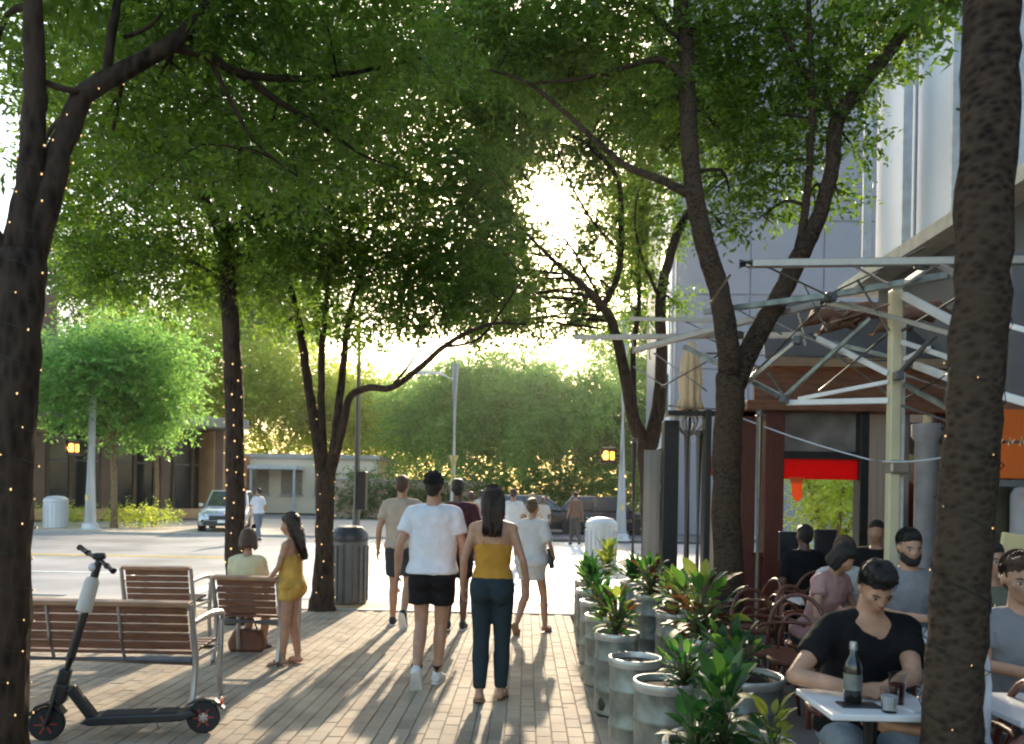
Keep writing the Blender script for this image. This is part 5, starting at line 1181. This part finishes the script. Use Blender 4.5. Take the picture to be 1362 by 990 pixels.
    # feet
    for sd_, k in ((-1, 'L'), (1, 'R')):
        a = J['an' + k]; fd = P.get('ft' + k, V3(sd_ * .12, 1, -.02)).normalized(); dn = P.get('fdn' + k, None)
        dn = (V3(0, 0, -1) - fd * -fd.z).normalized() if dn is None else dn
        sx = fd.cross(dn).normalized()
        def fp(l, h, w2, hh, n=14, g=0.0):
            c = a + fd * l * s + dn * h * s
            return [c + (sx * math.cos(2 * math.pi * i / n) * (w2 + g) + dn * math.sin(2 * math.pi * i / n) * (hh + g)) * s for i in range(n)]
        F_ = [(-.062, .040, .018, .022), (-.05, .040, .030, .034), (0, .034, .036, .042), (.06, .045, .040, .034), (.12, .058, .045, .022), (.165, .064, .038, .015), (.185, .067, .018, .009)]
        B.loft([fp(*q) for q in F_]); B.caps(a, a + dn * .03 * s, .034 * s, .036 * s)
        if shoe and not barefoot:
            S = MB().loft([fp(l + (.004 if l > 0 else -.006), h - .004, w2, hh, 14, .008) for l, h, w2, hh in F_])
            S.tube([a - dn * .015 * s, a + dn * .02 * s], [.046 * s, .05 * s], 14)
            so_ = S.build('shoe', shoe, t, smooth=True); remesh(so_, .025 if far_ else .012, 3)
            sl = MB(); rg_ = []
            for side in (0, 1):
                pass
            top_ = [a + fd * l * s + sx * w2 * s + dn * .072 * s for l, w2 in ((-.07, -.01), (-.055, -.034), (0, -.040), (.07, -.046), (.13, -.05), (.175, -.042), (.2, -.015), (.2, .015), (.175, .042), (.13, .05), (.07, .046), (0, .040), (-.055, .034), (-.07, .01))]
            sl.loft([top_, [q + dn * .018 * s for q in top_]]); sl.build('sole', M_sole, so_, bevel=.003)
        elif shoe:
            top_ = [a + fd * l * s + sx * w2 * s + dn * .078 * s for l, w2 in ((-.07, -.01), (-.055, -.034), (0, -.036), (.07, -.042), (.13, -.048), (.175, -.04), (.2, -.015), (.2, .015), (.175, .04), (.13, .048), (.07, .042), (0, .036), (-.055, .034), (-.07, .01))]
            sn = MB().loft([top_, [q + dn * .012 * s for q in top_]]).build('sandal', shoe, t)
            MB().tube([a + fd * .09 * s + sx * .046 * s + dn * .075 * s, a + fd * .09 * s + sx * .03 * s + dn * .012 * s, a + fd * .09 * s - sx * .03 * s + dn * .012 * s, a + fd * .09 * s - sx * .046 * s + dn * .075 * s], .008, 6).build('strap', shoe, sn)
        if sockc:
            so2 = MB().tube([a - dn * .06 * s, a + dn * .01 * s], [.046 * s, .044 * s], 14).build('sock', sockc, t, smooth='auto')
    bo = B.build('body', SKIN[skin], t, smooth=True); remesh(bo, vox, 4 if near else 3)
    # clothing
    def limb(Mb, a, b, ra, rb, frac, n=16, flare=1.0, tail=None):
        b = a.lerp(b, frac); r2 = (ra + (rb - ra) * frac) * flare; d = (b - a).normalized()
        ps = [(a - d * ra * math.sin(q), ra * math.cos(q)) for q in (1.5, 1.2, .9, .6, .3)] + [(a, ra), (a.lerp(b, .35), ra * .65 + r2 * .35), (a.lerp(b, .7), ra * .3 + r2 * .7), (b - d * .004, r2), (b, r2 * .93), (b - d * .012, r2 * .5)]
        Mb.tube([q[0] for q in ps], [q[1] for q in ps], n)
    if top:
        g_ = top.get('gap', .014); T_ = MB(); lo, hi = top.get('lo', .90), top.get('hi', 1.46)
        pr_ = [q for q in tor if lo <= q[0] <= hi]
        rows = [(z, a + g_ + (top.get('loose', .012) if z < 1.25 else 0), b + g_ + (top.get('loose', .012) if z < 1.25 else 0), y) for z, a, b, y in pr_]
        rows = [(z, a + (.012 if z < 1.0 else 0), b + (.022 if z < 1.0 else .008 if z < 1.06 else 0), y - (.018 if z < 1.0 else 0)) if top.get('sleeve') is not None else (z, a, b, y) for z, a, b, y in rows]
        if lo < rows[0][0]: rows.insert(0, (lo, rows[0][1] + .004, rows[0][2] + .004, rows[0][3]))
        if hi > rows[-1][0]: rows.append((hi, .078 * build + .01, .066 * build + .01, -.005))
        vn = top.get('vneck', 0)
        T_.loft([ring(*q, tr=(lambda x, y, z: U(x, y, z - vn * max(0, 1 - abs(x) / .055))) if vn and q[0] >= 1.43 else U) if not vn or q[0] < 1.43 else [U(x.x, x.y, x.z - (vn * max(0, 1 - abs(x.x) / .075) if x.y > 0 else 0)) for x in ring(*q, tr=V3)] for q in rows])
        if top.get('sleeve') is not None:
            for sd_, k in ((-1, 'L'), (1, 'R')):
                ar = (.037 if fem else .045) * build
                T_.caps(U(sd_ * .050, -.008, 1.437), J['sh' + k], (.049 + g_ * .7) * s * build, (.054 + g_) * s * build)
                fr = top['sleeve']
                if fr <= 1: limb(T_, J['sh' + k], J['el' + k], (ar + .009 + g_) * s, (ar * .85 + g_) * s, fr, flare=1.10)
                else:
                    T_.caps(J['sh' + k], J['el' + k], (ar + .012 + g_) * s, (ar * .85 + g_) * s); limb(T_, J['el' + k], J['wr' + k], (ar * .85 + g_) * s, (.028 + g_) * s, min(fr - 1, .95))
        if top.get('skirt'):
            for z0, a0, b0 in top['skirt']: pass
            T_.loft([ring(z, a, b, -.005) for z, a, b in top['skirt']])
        o = T_.build(top.get('name', 'shirt'), top['m'], t, smooth=True); remesh(o, 0.0125 if near else .03 if far_ else .018, 3, top.get('disp', .016))
        if top.get('straps'):
            for sd_ in (-1, 1): MB().tube([U(sd_ * .085, .085, hi - .03), U(sd_ * .075, .05, 1.43), U(sd_ * .07, -.0, 1.475), U(sd_ * .075, -.05, 1.44), U(sd_ * .07, -.085, hi - .03)], .007 * s, 6).build('strap', top['m'], o)
    if bottom:
        g_ = bottom.get('gap', .014); S_ = MB(); zt_b = bottom.get('top', 1.0)
        rows = [(z, a + g_, b + g_, y) for z, a, b, y in tor if z <= zt_b + .001]
        rows[0] = (rows[0][0], rows[0][1] + .03, rows[0][2] + .01, rows[0][3])
        S_.loft([ring(*q, tr=(lambda x, y, z: V3(x, y, z + dz) * s) if seat is not None else U) for q in rows])
        for sd_ in (-1, 1): S_.ell(U(sd_ * .075, -.075, .90), ((.085 + g_) * s, (.075 + g_) * s, (.095 + g_) * s), nu=10, nv=6)
        for sd_, k in ((-1, 'L'), (1, 'R')):
            tk = (.082 if fem else .085) * build; fr = bottom['leg']
            if fr <= 1: limb(S_, J['hp' + k] + V3(0, 0, .02), J['kn' + k], (tk + g_) * s, (.058 * build + g_) * s, fr, flare=bottom.get('flare', 1.15))
            else:
                S_.caps(J['hp' + k], J['kn' + k], (tk + g_) * s, (.056 * build + g_) * s)
                cm = J['kn' + k].lerp(J['an' + k], .33); S_.caps(J['kn' + k], cm, (.054 + g_) * s, (.056 + g_) * s); limb(S_, cm, J['an' + k], (.056 + g_) * s, (.036 + g_) * s, (fr - 1.33) / .67, flare=bottom.get('flare', 1.0))
        o = S_.build(bottom.get('name', 'trousers'), bottom['m'], t, smooth=True); remesh(o, 0.0125 if near else .03 if far_ else .018, 3, bottom.get('disp', .012))
    # hair
    Hm = MB()
    if style != 'bald':
        E(Hm, (0, -.018, 1.692), (.0775, .094, .070)); E(Hm, (0, -.040, 1.650), (.0765, .071, .080)); E(Hm, (0, .030, 1.720), (.058, .046, .032))
        if style == 'short': E(Hm, (0, -.06, 1.605), (.058, .040, .05))
        if style == 'quiff': E(Hm, (0, .052, 1.738), (.056, .038, .028)); E(Hm, (0, 0, 1.752), (.066, .07, .026)); E(Hm, (0, -.06, 1.605), (.058, .040, .05))
        if style in ('long', 'longer'):
            Lh = .20 if style == 'long' else .30
            for q in (0,): pass
            for dx, w2 in ((-.052, .034), (-.018, .040), (.018, .040), (.052, .034)):
                a0 = Hd(dx * 1.1, -.055, 1.66); m0 = Hd(dx * 1.15, -.085, 1.56); e0 = Hd(dx * .9 + .008, -.098, 1.56 - Lh * (.8 if abs(dx) > .03 else 1.0))
                Hm.caps(a0, m0, .042 * s, w2 * 1.05 * s, 10); Hm.caps(m0, e0, w2 * 1.05 * s, .020 * s, 10)
            for sd_ in (-1, 1): Hm.caps(Hd(sd_ * .07, -.01, 1.68), Hd(sd_ * .078, -.03, 1.52), .026 * s, .022 * s, 8)
        if style == 'bun': E(Hm, (0, -.10, 1.70), (.038, .034, .038)); E(Hm, (0, -.05, 1.61), (.055, .04, .05))
        if style == 'bob':
            for a_ in np.linspace(-2.2, 2.2, 9): Hm.caps(Hd(math.sin(a_) * .070, -math.cos(a_) * .075 - .01, 1.67), Hd(math.sin(a_) * .080, -math.cos(a_) * .085 - .01, 1.55), .026 * s, .02 * s, 8)
        o = Hm.build('hair', HAIR[hair], t, smooth=True); remesh(o, .0065 if near and face else .009 if near else .022 if far_ else .014, 2, .02 if near and face else .012 if near else .008, TEXH)
        if near or face:
            rg = random.Random(int(p[0] * 1000)); SM = MB(); lng = style in ('long', 'longer')
            for i_ in range(700 if not lng else 520):
                th = rg.uniform(-math.pi, math.pi); ph = rg.uniform(.05, 1.75 if abs(th) > 1.0 or abs(th) < .0 else 1.0)
                def hp3(ph_, r_): return (math.sin(th) * math.sin(ph_) * .079 * r_, math.cos(th) * math.sin(ph_) * .096 * r_ - .02, 1.680 + math.cos(ph_) * .088 * r_)
                if not lng:
                    Lk = rg.uniform(.25, .55); up = .02 if style != 'quiff' or math.cos(th) < .2 else .22
                    q_ = [hp3(ph, .99), hp3(ph + Lk * .5, 1.03 + up * .6), hp3(ph + Lk, 1.04 + up * rg.uniform(.3, 1))]
                    SM.tube([Hd(*a_) for a_ in q_], [.0028 * s, .0024 * s, .0006 * s], 3)
                else:
                    bk = -abs(math.cos(th)) if abs(th) > 1.2 else math.cos(th) * .2
                    x0 = math.sin(th) * .078; Lq = (.20 if style == 'long' else .30) * rg.uniform(.75, 1.1)
                    q_ = [hp3(rg.uniform(.1, .6), 1.02), hp3(1.35, 1.05), (x0 * 1.05 + rg.uniform(-.006, .006), bk * .095 - .015, 1.58), (x0 * .95 + rg.uniform(-.012, .012), bk * .075 - .042, 1.50), (x0 * .8 + rg.uniform(-.02, .02), -.112 + rg.uniform(-.012, .012), 1.56 - Lq)]
                    SM.tube([Hd(*a_) for a_ in q_], [.0028 * s, .0034 * s, .0034 * s, .003 * s, .0008 * s], 3)
            sk_ = SM.build('strands', HAIR[hair], o, smooth=True); sk_['kind'] = 'stuff'
    if face:
        for sd_ in (-1, 1):
            ey = MB().ell(Hd(sd_ * .032, .0815, 1.628), [q * s * hs for q in (.0125, .0075, .0065)], HM).build('eye', mat('eye_white', (.55, .50, .47), .3), t, smooth=True)
            MB().ell(Hd(sd_ * .032, .0870, 1.627), [q * s * hs for q in (.0055, .004, .0055)], HM).build('iris', mat('iris', (.02, .012, .01), .2), ey, smooth=True)
            MB().tube([Hd(sd_ * .014, .0935, 1.646), Hd(sd_ * .032, .092, 1.653), Hd(sd_ * .052, .079, 1.647)], [.0035 * s, .0045 * s, .002 * s], 6).build('eyebrow', HAIR[hair if hair != 'blond' else 'ltbrown'], t, smooth=True)
            MB().tube([Hd(sd_ * .019, .0885, 1.634), Hd(sd_ * .032, .0905, 1.6365), Hd(sd_ * .046, .083, 1.633)], [.0018 * s, .0025 * s, .0015 * s], 6).build('eyelid', mat('lash', (.05, .02, .015), .6), t)
        MB().tube([Hd(-.023, .091, 1.573), Hd(-.008, .102, 1.577), Hd(0, .103, 1.575), Hd(.008, .102, 1.577), Hd(.023, .091, 1.573)], [.002 * s, .0055 * s, .005 * s, .0055 * s, .002 * s], 8).build('mouth', mat('lips', (.36, .12, .09), .45), t, smooth=True)
    if P.get('beard'):
        bd = MB(); E(bd, (0, .062, 1.548), (.052, .045, .04)); E(bd, (-.045, .035, 1.572), (.024, .04, .04)); E(bd, (.045, .035, 1.572), (.024, .04, .04))
        remesh(bd.build('beard', HAIR[hair], t, smooth=True), .010, 2, .01, TEXH)
    return t, Hd, U, J

# ---- the walkers on the bricks, all seen from behind
walk = V3
def foot_p(u, v): q = gp(u, v); return V3(q.x, q.y, 0)
SH_B = mat('shoe_black', (.02, .02, .022), .6); SH_W = mat('shoe_white', (.68, .68, .66), .6); SH_T = mat('shoe_tan', (.25, .15, .09), .6)
GW = 'people walking away along the pavement'
p = foot_p(562, 911); p.y += .05
person('man in white t-shirt and black shorts walking away beside the woman in mustard top', p + V3(.06, 0, 0), R(-2), 1.77, 'm', dict(
    knL=V3(-.085, .0, .50), anL=V3(-.075, -.26, .165), ftL=V3(-.05, .55, -.84), knR=V3(.07, .07, .50), anR=V3(.05, .03, .085), ftR=V3(.1, 1, -.02),
    elL=V3(-.265, -.08, 1.15), wrL=V3(-.29, -.02, .90), elR=V3(.255, -.02, 1.14), wrR=V3(.255, .10, .91)),
    'tan', 'black', 'short', dict(m=cloth('white', (.66, .68, .73)), sleeve=.62, lo=.92, hi=1.475, gap=.020, disp=.014, loose=.022), dict(m=cloth('black', (.012, .012, .014)), leg=.62, name='shorts', gap=.024), SH_W, near=True, group=GW, sockc=mat('black_sock', (.02, .02, .02), .9), build=1.0)
p = foot_p(652, 932)
person('woman in mustard strap top and dark jeans with long brown hair, seen from behind', p, R(-3), 1.66, 'f', dict(
    knL=V3(-.085, .03, .50), anL=V3(-.08, -.10, .10), ftL=V3(-.1, .92, -.35), knR=V3(.085, .06, .50), anR=V3(.08, .04, .085),
    elL=V3(-.235, -.02, 1.14), wrL=V3(-.25, .08, .91), elR=V3(.25, -.02, 1.15), wrR=V3(.285, .07, .93)),
    'tan', 'dkbrown', 'long', dict(m=cloth('mustard', (.46, .23, .035)), lo=.98, hi=1.30, gap=.010, straps=True, name='strap_top', loose=.006), dict(m=cloth('dark_denim', (.022, .035, .042)), leg=1.96, gap=.014, name='jeans', top=1.03, disp=.008), SH_T, near=True, group=GW, barefoot=True)
p = foot_p(532, 833)
person('man in beige shirt and dark shorts just left of the white shirted man', p, R(0), 1.80, 'm', dict(knL=V3(-.09, .06, .50), anL=V3(-.10, .08, .085), knR=V3(.09, -.03, .50), anR=V3(.08, -.28, .19), ftR=V3(.05, .5, -.86), elL=V3(-.25, -.07, 1.14), wrL=V3(-.27, -.02, .9)),
    'tan', 'brown', 'short', dict(m=cloth('beige', (.42, .35, .28)), sleeve=.65, lo=.90, hi=1.475, disp=.025), dict(m=cloth('charcoal', (.04, .042, .05)), leg=.8, name='shorts', gap=.02), SH_B, group=GW)
p = foot_p(606, 838)
person('dark haired walker in black between the white shirt and mustard top', p, R(3), 1.77, 'm', dict(knL=V3(-.09, .04, .50), anL=V3(-.09, -.12, .11), knR=V3(.09, .05, .50), anR=V3(.08, .03, .085)),
    'dark', 'black', 'short', dict(m=cloth('plum', (.07, .022, .03)), sleeve=.7, lo=.9, hi=1.47), dict(m=cloth('black', (.012, .012, .014)), leg=.75, name='shorts', gap=.02), SH_B, group=GW)
p = foot_p(706, 843)
pe = person('woman in loose white tunic striding right beside the mustard topped woman', p, R(-28), 1.56, 'f', dict(knL=V3(-.08, -.02, .50), anL=V3(-.09, -.22, .15), ftL=V3(0, .6, -.8), knR=V3(.09, .17, .50), anR=V3(.10, .20, .085), elR=V3(.27, -.04, 1.17), wrR=V3(.24, .14, 1.02), elL=V3(-.22, -.06, 1.14)),
    'tan', 'ltbrown', 'bun', dict(m=cloth('offwhite', (.58, .56, .54)), sleeve=.9, lo=.80, hi=1.46, gap=.02, name='tunic', loose=.03, skirt=[(.70, .17, .13), (.80, .185, .14), (.92, .19, .135), (1.0, .17, .12)]), None, SH_T, group=GW, barefoot=True)
tb = MB().tube([pe[2](.20, .05, 1.1), pe[2](.26, .02, .98), pe[2](.27, .04, .86)], [.02, .035, .03], 10).build('bag_strap', M_blk, pe[0], smooth=True)

# ---- girl and seated person at the benches
p = foot_p(385, 884)
person('girl in mustard playsuit with long dark hair standing beside the armchair bench', p, R(80), 1.37, 'f', dict(elL=V3(-.20, .06, 1.16), wrL=V3(-.16, .20, 1.0), elR=V3(.20, .04, 1.15), wrR=V3(.17, .20, 1.02), knL=V3(-.08, .02, .50), knR=V3(.085, .0, .5), anR=V3(.09, -.06, .085), anL=V3(-.08, .05, .085)),
    'tan', 'dkbrown', 'longer', dict(m=cloth('mustard_print', (.50, .30, .07), .35), lo=.90, hi=1.32, gap=.014, straps=True, name='playsuit', loose=.02), dict(m=cloth('mustard_print', (.5, .3, .07)), leg=.38, name='shorts', gap=.016), SH_T, near=True, barefoot=True, head=(0, .18))
p = gp(322, 886); p = V3(p.x - .10, p.y + .38, 0)
person('person with brown hair in pale yellow top seated on the armchair bench, seen from behind', p, R(2), 1.47, 'f', dict(knL=V3(-.10, .42, .50), anL=V3(-.10, .40, .09), knR=V3(.10, .42, .50), anR=V3(.09, .36, .09), elL=V3(-.22, .10, .78), wrL=V3(-.12, .30, .66), elR=V3(.22, .10, .78), wrR=V3(.12, .30, .66)),
    'tan', 'brown', 'bob', dict(m=cloth('pale_yellow', (.58, .55, .36)), sleeve=.5, lo=.92, hi=1.46), dict(m=cloth('rust', (.16, .05, .035)), leg=.9, name='shorts', gap=.02), SH_B, seat=.44, head=(.2, .25))
q = gp(312, 876); bg_ = thing('shoulder_bag', 'brown bag lying under the occupied armchair bench', 'bag', (q.x, q.y + .35, 0)); o = MB().prism([(-.17, 0, .0), (.17, 0, 0), (.19, 0, .10), (.13, 0, .22), (-.12, 0, .23), (-.19, 0, .09)], (0, .13, 0)).build('body', mat('brown_leather', (.13, .05, .03), .55, var=.3, scale=12, bump=.3), bg_, smooth='auto', bevel=.03)
MB().tube([(-.1, 0, .2), (-.05, 0, .32), (.05, 0, .32), (.1, 0, .2)], .008, 6).build('handle', M_blk, bg_)

# ---- far people
fp_ = [(343, 25.5, 1.72, 'm', 60, 'pedestrian in white shirt crossing the street behind the slim trunk', (.68, .70, .74), (.16, .19, .24), 'black', 'tan'),
       (765, 26.0, 1.78, 'm', 10, 'lone walker in brown standing before the dark cars', (.20, .115, .075), (.12, .10, .09), 'dkbrown', 'tan'),
       (682, 18.0, 1.78, 'm', 0, 'distant walker in white shirt above the mustard topped woman', (.68, .68, .70), (.1, .1, .12), 'dkbrown', 'tan'),
       (708, 20.0, 1.70, 'f', -20, 'distant blond walker left of the dark cars', (.50, .42, .36), (.2, .2, .22), 'blond', 'fair'),
       (666, 22.0, 1.74, 'm', 15, 'distant walker in dark red behind the long brown hair', (.16, .05, .05), (.1, .1, .12), 'black', 'tan'),
       (626, 19.0, 1.70, 'f', 10, 'distant walker in pinkish top between the two nearest walkers', (.36, .20, .18), (.08, .08, .1), 'brown', 'tan'),
       (640, 24.0, 1.76, 'm', -10, 'distant walker in pale shirt farthest along the crossing', (.50, .46, .42), (.1, .1, .12), 'black', 'tan'),
       (722, 24.0, 1.60, 'f', 0, 'distant small walker in pale dress beside the dark cars', (.55, .50, .46), (.3, .2, .15), 'ltbrown', 'fair')]
for k, (u, Y, H, sx, rz, lab, tc_, bc, hc, sk) in enumerate(fp_):
    g = ground(u, Y); sgn = 1 if k % 2 else -1
    person(lab, (g.x, Y, -.052), R(rz), H, sx, dict(knL=V3(-.09, .10 * sgn, .50), anL=V3(-.09, .20 * sgn, .10), knR=V3(.09, -.03 * sgn, .50), anR=V3(.09, -.22 * sgn, .13), elL=V3(-.24, -.10 * sgn, 1.14), elR=V3(.24, .06 * sgn, 1.14)), sk, hc, 'short' if sx == 'm' else 'bob',
           dict(m=cloth('far%s' % 'abcdefgh'[k], tc_), sleeve=.8, lo=.9, hi=1.47, disp=.01), dict(m=cloth('farleg%s' % 'abcdefgh'[k], bc), leg=1.95, gap=.014), SH_B, group='distant people on the crossing')

# ---- diners
def seatp(u, Y, dz=0): g = ground(u, Y); return V3(g.x, Y, 0)
# man in black: chair at Y 3.62, facing the camera (-y)
cp = seatp(1146, 3.66)
def rel(pw, base, rz, H):    # world point into the person's unscaled pose space
    q = Matrix.Rotation(-rz, 3, 'Z') @ (Vector(pw) - Vector(base)); return q / (H / 1.75)
rz = R(183); Hh = 1.73
wl = rel((TP.x + .10, TP.y + .075, TH + .045), cp, rz, Hh); wr_ = rel((TP.x - .05, TP.y + .07, TH + .04), cp, rz, Hh)
el_l = rel((TP.x + .245, TP.y + .16, TH + .07), cp, rz, Hh); el_r = rel((TP.x - .235, TP.y + .20, TH + .05), cp, rz, Hh)
person('young man in black v-neck t-shirt leaning on the white table, looking down', cp, rz, Hh, 'm', dict(
    elL=el_l, wrL=wl, elR=el_r, wrR=wr_, hdL=Matrix.Rotation(-rz, 3, 'Z') @ V3(-1, -.15, .0), hdR=Matrix.Rotation(-rz, 3, 'Z') @ V3(1, -.12, 0), hnL=V3(0, 0, -1), hnR=V3(0, 0, -1), hfL=V3(0, 1, 0), hfR=V3(0, 1, 0), curlL=.8, curlR=.6,
    hs=.90, knL=V3(-.17, .42, .50), anL=V3(-.17, .36, .09), knR=V3(.18, .43, .50), anR=V3(.20, .40, .09)),
    'fair', 'black', 'quiff', dict(m=cloth('black_tee', (.010, .010, .011), .2), sleeve=.62, lo=.9, hi=1.47, gap=.013, disp=.018, vneck=.10), dict(m=cloth('light_denim', (.26, .31, .36), .2), leg=1.9, gap=.012, name='jeans'), SH_W, seat=.47, near=True, lean=.16, head=(-.06, .42), face=True, build=1.0)
rz = R(172); Hh = 1.74; cp = seatp(1352, 3.78)
person('woman in grey t-shirt with tied back brown hair seated at the right edge', cp, rz, Hh, 'f', dict(
    elL=rel((cp.x + .28, cp.y - .25, .84), cp, rz, Hh), wrL=rel((cp.x + .14, cp.y - .46, .86), cp, rz, Hh), elR=rel((cp.x - .22, cp.y - .14, .86), cp, rz, Hh), wrR=rel((cp.x - .08, cp.y - .38, .86), cp, rz, Hh),
    knL=V3(-.11, .42, .50), anL=V3(-.11, .38, .09), knR=V3(.12, .43, .50), anR=V3(.12, .40, .09)),
    'fair', 'brown', 'bun', dict(m=cloth('grey_tee', (.235, .235, .24), .15), sleeve=.6, lo=.9, hi=1.46, gap=.014, disp=.02), dict(m=cloth('dark_denim', (.022, .035, .042)), leg=1.9, gap=.01, name='jeans'), SH_B, seat=.46, near=True, lean=.06, head=(-.05, .05), face=True)
rz = R(75); cp = seatp(1266, 2.55 + .28)
person('diner in white shirt sitting sideways, mostly hidden by the near trunk', seatp(1284, 3.22), rz, 1.56, 'm', dict(elR=V3(.26, .10, .80), wrR=V3(.18, .32, .80), elL=V3(-.26, .10, .80), wrL=V3(-.18, .32, .80), knL=V3(-.10, .42, .50), anL=V3(-.1, .4, .09), knR=V3(.1, .42, .5), anR=V3(.1, .4, .09)),
    'tan', 'dkbrown', 'short', dict(m=cloth('white', (.66, .68, .73)), sleeve=.95, lo=.9, hi=1.47), dict(m=cloth('charcoal', (.04, .042, .05)), leg=1.9, gap=.014), SH_B, seat=.46, build=.85)
person('bearded man in grey t-shirt seated farther back at a small table', seatp(1207, 5.75), R(170), 1.80, 'm', dict(beard=True, elL=V3(-.27, .14, .80), wrL=V3(-.10, .36, .80), elR=V3(.27, .14, .80), wrR=V3(.10, .36, .80), knL=V3(-.14, .42, .50), anL=V3(-.14, .4, .09), knR=V3(.14, .42, .5), anR=V3(.14, .4, .09)),
    'fair', 'black', 'short', dict(m=cloth('grey_tee', (.235, .235, .24), .15), sleeve=.65, lo=.9, hi=1.47), dict(m=cloth('charcoal', (.04, .042, .05)), leg=1.9, gap=.014), SH_B, seat=.46, lean=.05, head=(.1, .1), face=True)
person('dark haired diner in pink top bending over the table behind the bottle', seatp(1086, 6.25), R(215), 1.66, 'f', dict(elL=V3(-.26, .2, .76), wrL=V3(-.10, .42, .80), elR=V3(.26, .2, .76), wrR=V3(.10, .42, .80), knL=V3(-.1, .42, .50), anL=V3(-.1, .4, .09), knR=V3(.1, .42, .5), anR=V3(.1, .4, .09)),
    'tan', 'black', 'bob', dict(m=cloth('pink', (.42, .24, .22)), sleeve=.4, lo=.9, hi=1.46), dict(m=cloth('charcoal', (.04, .042, .05)), leg=1.9, gap=.014), SH_B, seat=.46, lean=.3, head=(0, .4))
person('diner in white top beside the one in pink, head turned aside', seatp(1122, 6.5), R(160), 1.66, 'f', dict(elL=V3(-.26, .2, .76), wrL=V3(-.10, .42, .80), elR=V3(.26, .2, .76), wrR=V3(.10, .42, .80), knL=V3(-.1, .42, .50), anL=V3(-.1, .4, .09), knR=V3(.1, .42, .5), anR=V3(.1, .4, .09)),
    'fair', 'brown', 'bob', dict(m=cloth('offwhite', (.58, .56, .54)), sleeve=.6, lo=.9, hi=1.46), dict(m=cloth('charcoal', (.04, .042, .05)), leg=1.9, gap=.014), SH_B, seat=.46, lean=.15, head=(.5, .2))
person('dim person in black seated between the two screens', seatp(1070, 8.1), R(10), 1.66, 'm', dict(knL=V3(-.12, .42, .50), anL=V3(-.12, .4, .09), knR=V3(.12, .42, .5), anR=V3(.12, .4, .09)), 'dark', 'black', 'short', dict(m=cloth('black_tee', (.01, .01, .011)), sleeve=.8, lo=.9, hi=1.47), dict(m=cloth('black', (.012, .012, .014)), leg=1.9), SH_B, seat=.48)
person('broad person in black seated behind the pale awning post', seatp(1166, 7.8), R(150), 1.74, 'm', dict(knL=V3(-.12, .42, .50), anL=V3(-.12, .4, .09), knR=V3(.12, .42, .5), anR=V3(.12, .4, .09)), 'tan', 'black', 'short', dict(m=cloth('black_tee', (.01, .01, .011)), sleeve=.8, lo=.9, hi=1.47), dict(m=cloth('black', (.012, .012, .014)), leg=1.9), SH_B, build=1.1, seat=.50)
person('person with dark hair seated behind the woman in grey', seatp(1318, 5.0), R(190), 1.72, 'm', dict(elL=V3(-.26, .14, .80), wrL=V3(-.10, .36, .80), elR=V3(.26, .14, .80), wrR=V3(.10, .36, .80), knL=V3(-.14, .42, .50), anL=V3(-.14, .4, .09), knR=V3(.14, .42, .5), anR=V3(.14, .4, .09)),
    'tan', 'black', 'short', dict(m=cloth('khaki', (.15, .15, .11)), sleeve=1.6, lo=.9, hi=1.47), dict(m=cloth('charcoal', (.04, .042, .05)), leg=1.9, gap=.014), SH_B, seat=.46, face=True)

# ------------------------------------------------------------------ haze
hz = MB().box((0, 57, 19.0), (170, 180, 42.4)).build('haze', None)
hz['kind'] = 'stuff'
hm = bpy.data.materials.new('haze'); hm.use_nodes = True; hn = hm.node_tree
for q in list(hn.nodes):
    if q.type != 'OUTPUT_MATERIAL': hn.nodes.remove(q)
pv = hn.nodes.new('ShaderNodeVolumePrincipled'); pv.inputs['Density'].default_value = .0002; pv.inputs['Color'].default_value = (1, .97, .90, 1); pv.inputs['Anisotropy'].default_value = .8
hn.links.new(pv.outputs[0], hn.nodes['Material Output'].inputs['Volume'])
hz.data.materials.clear(); hz.data.materials.append(hm)
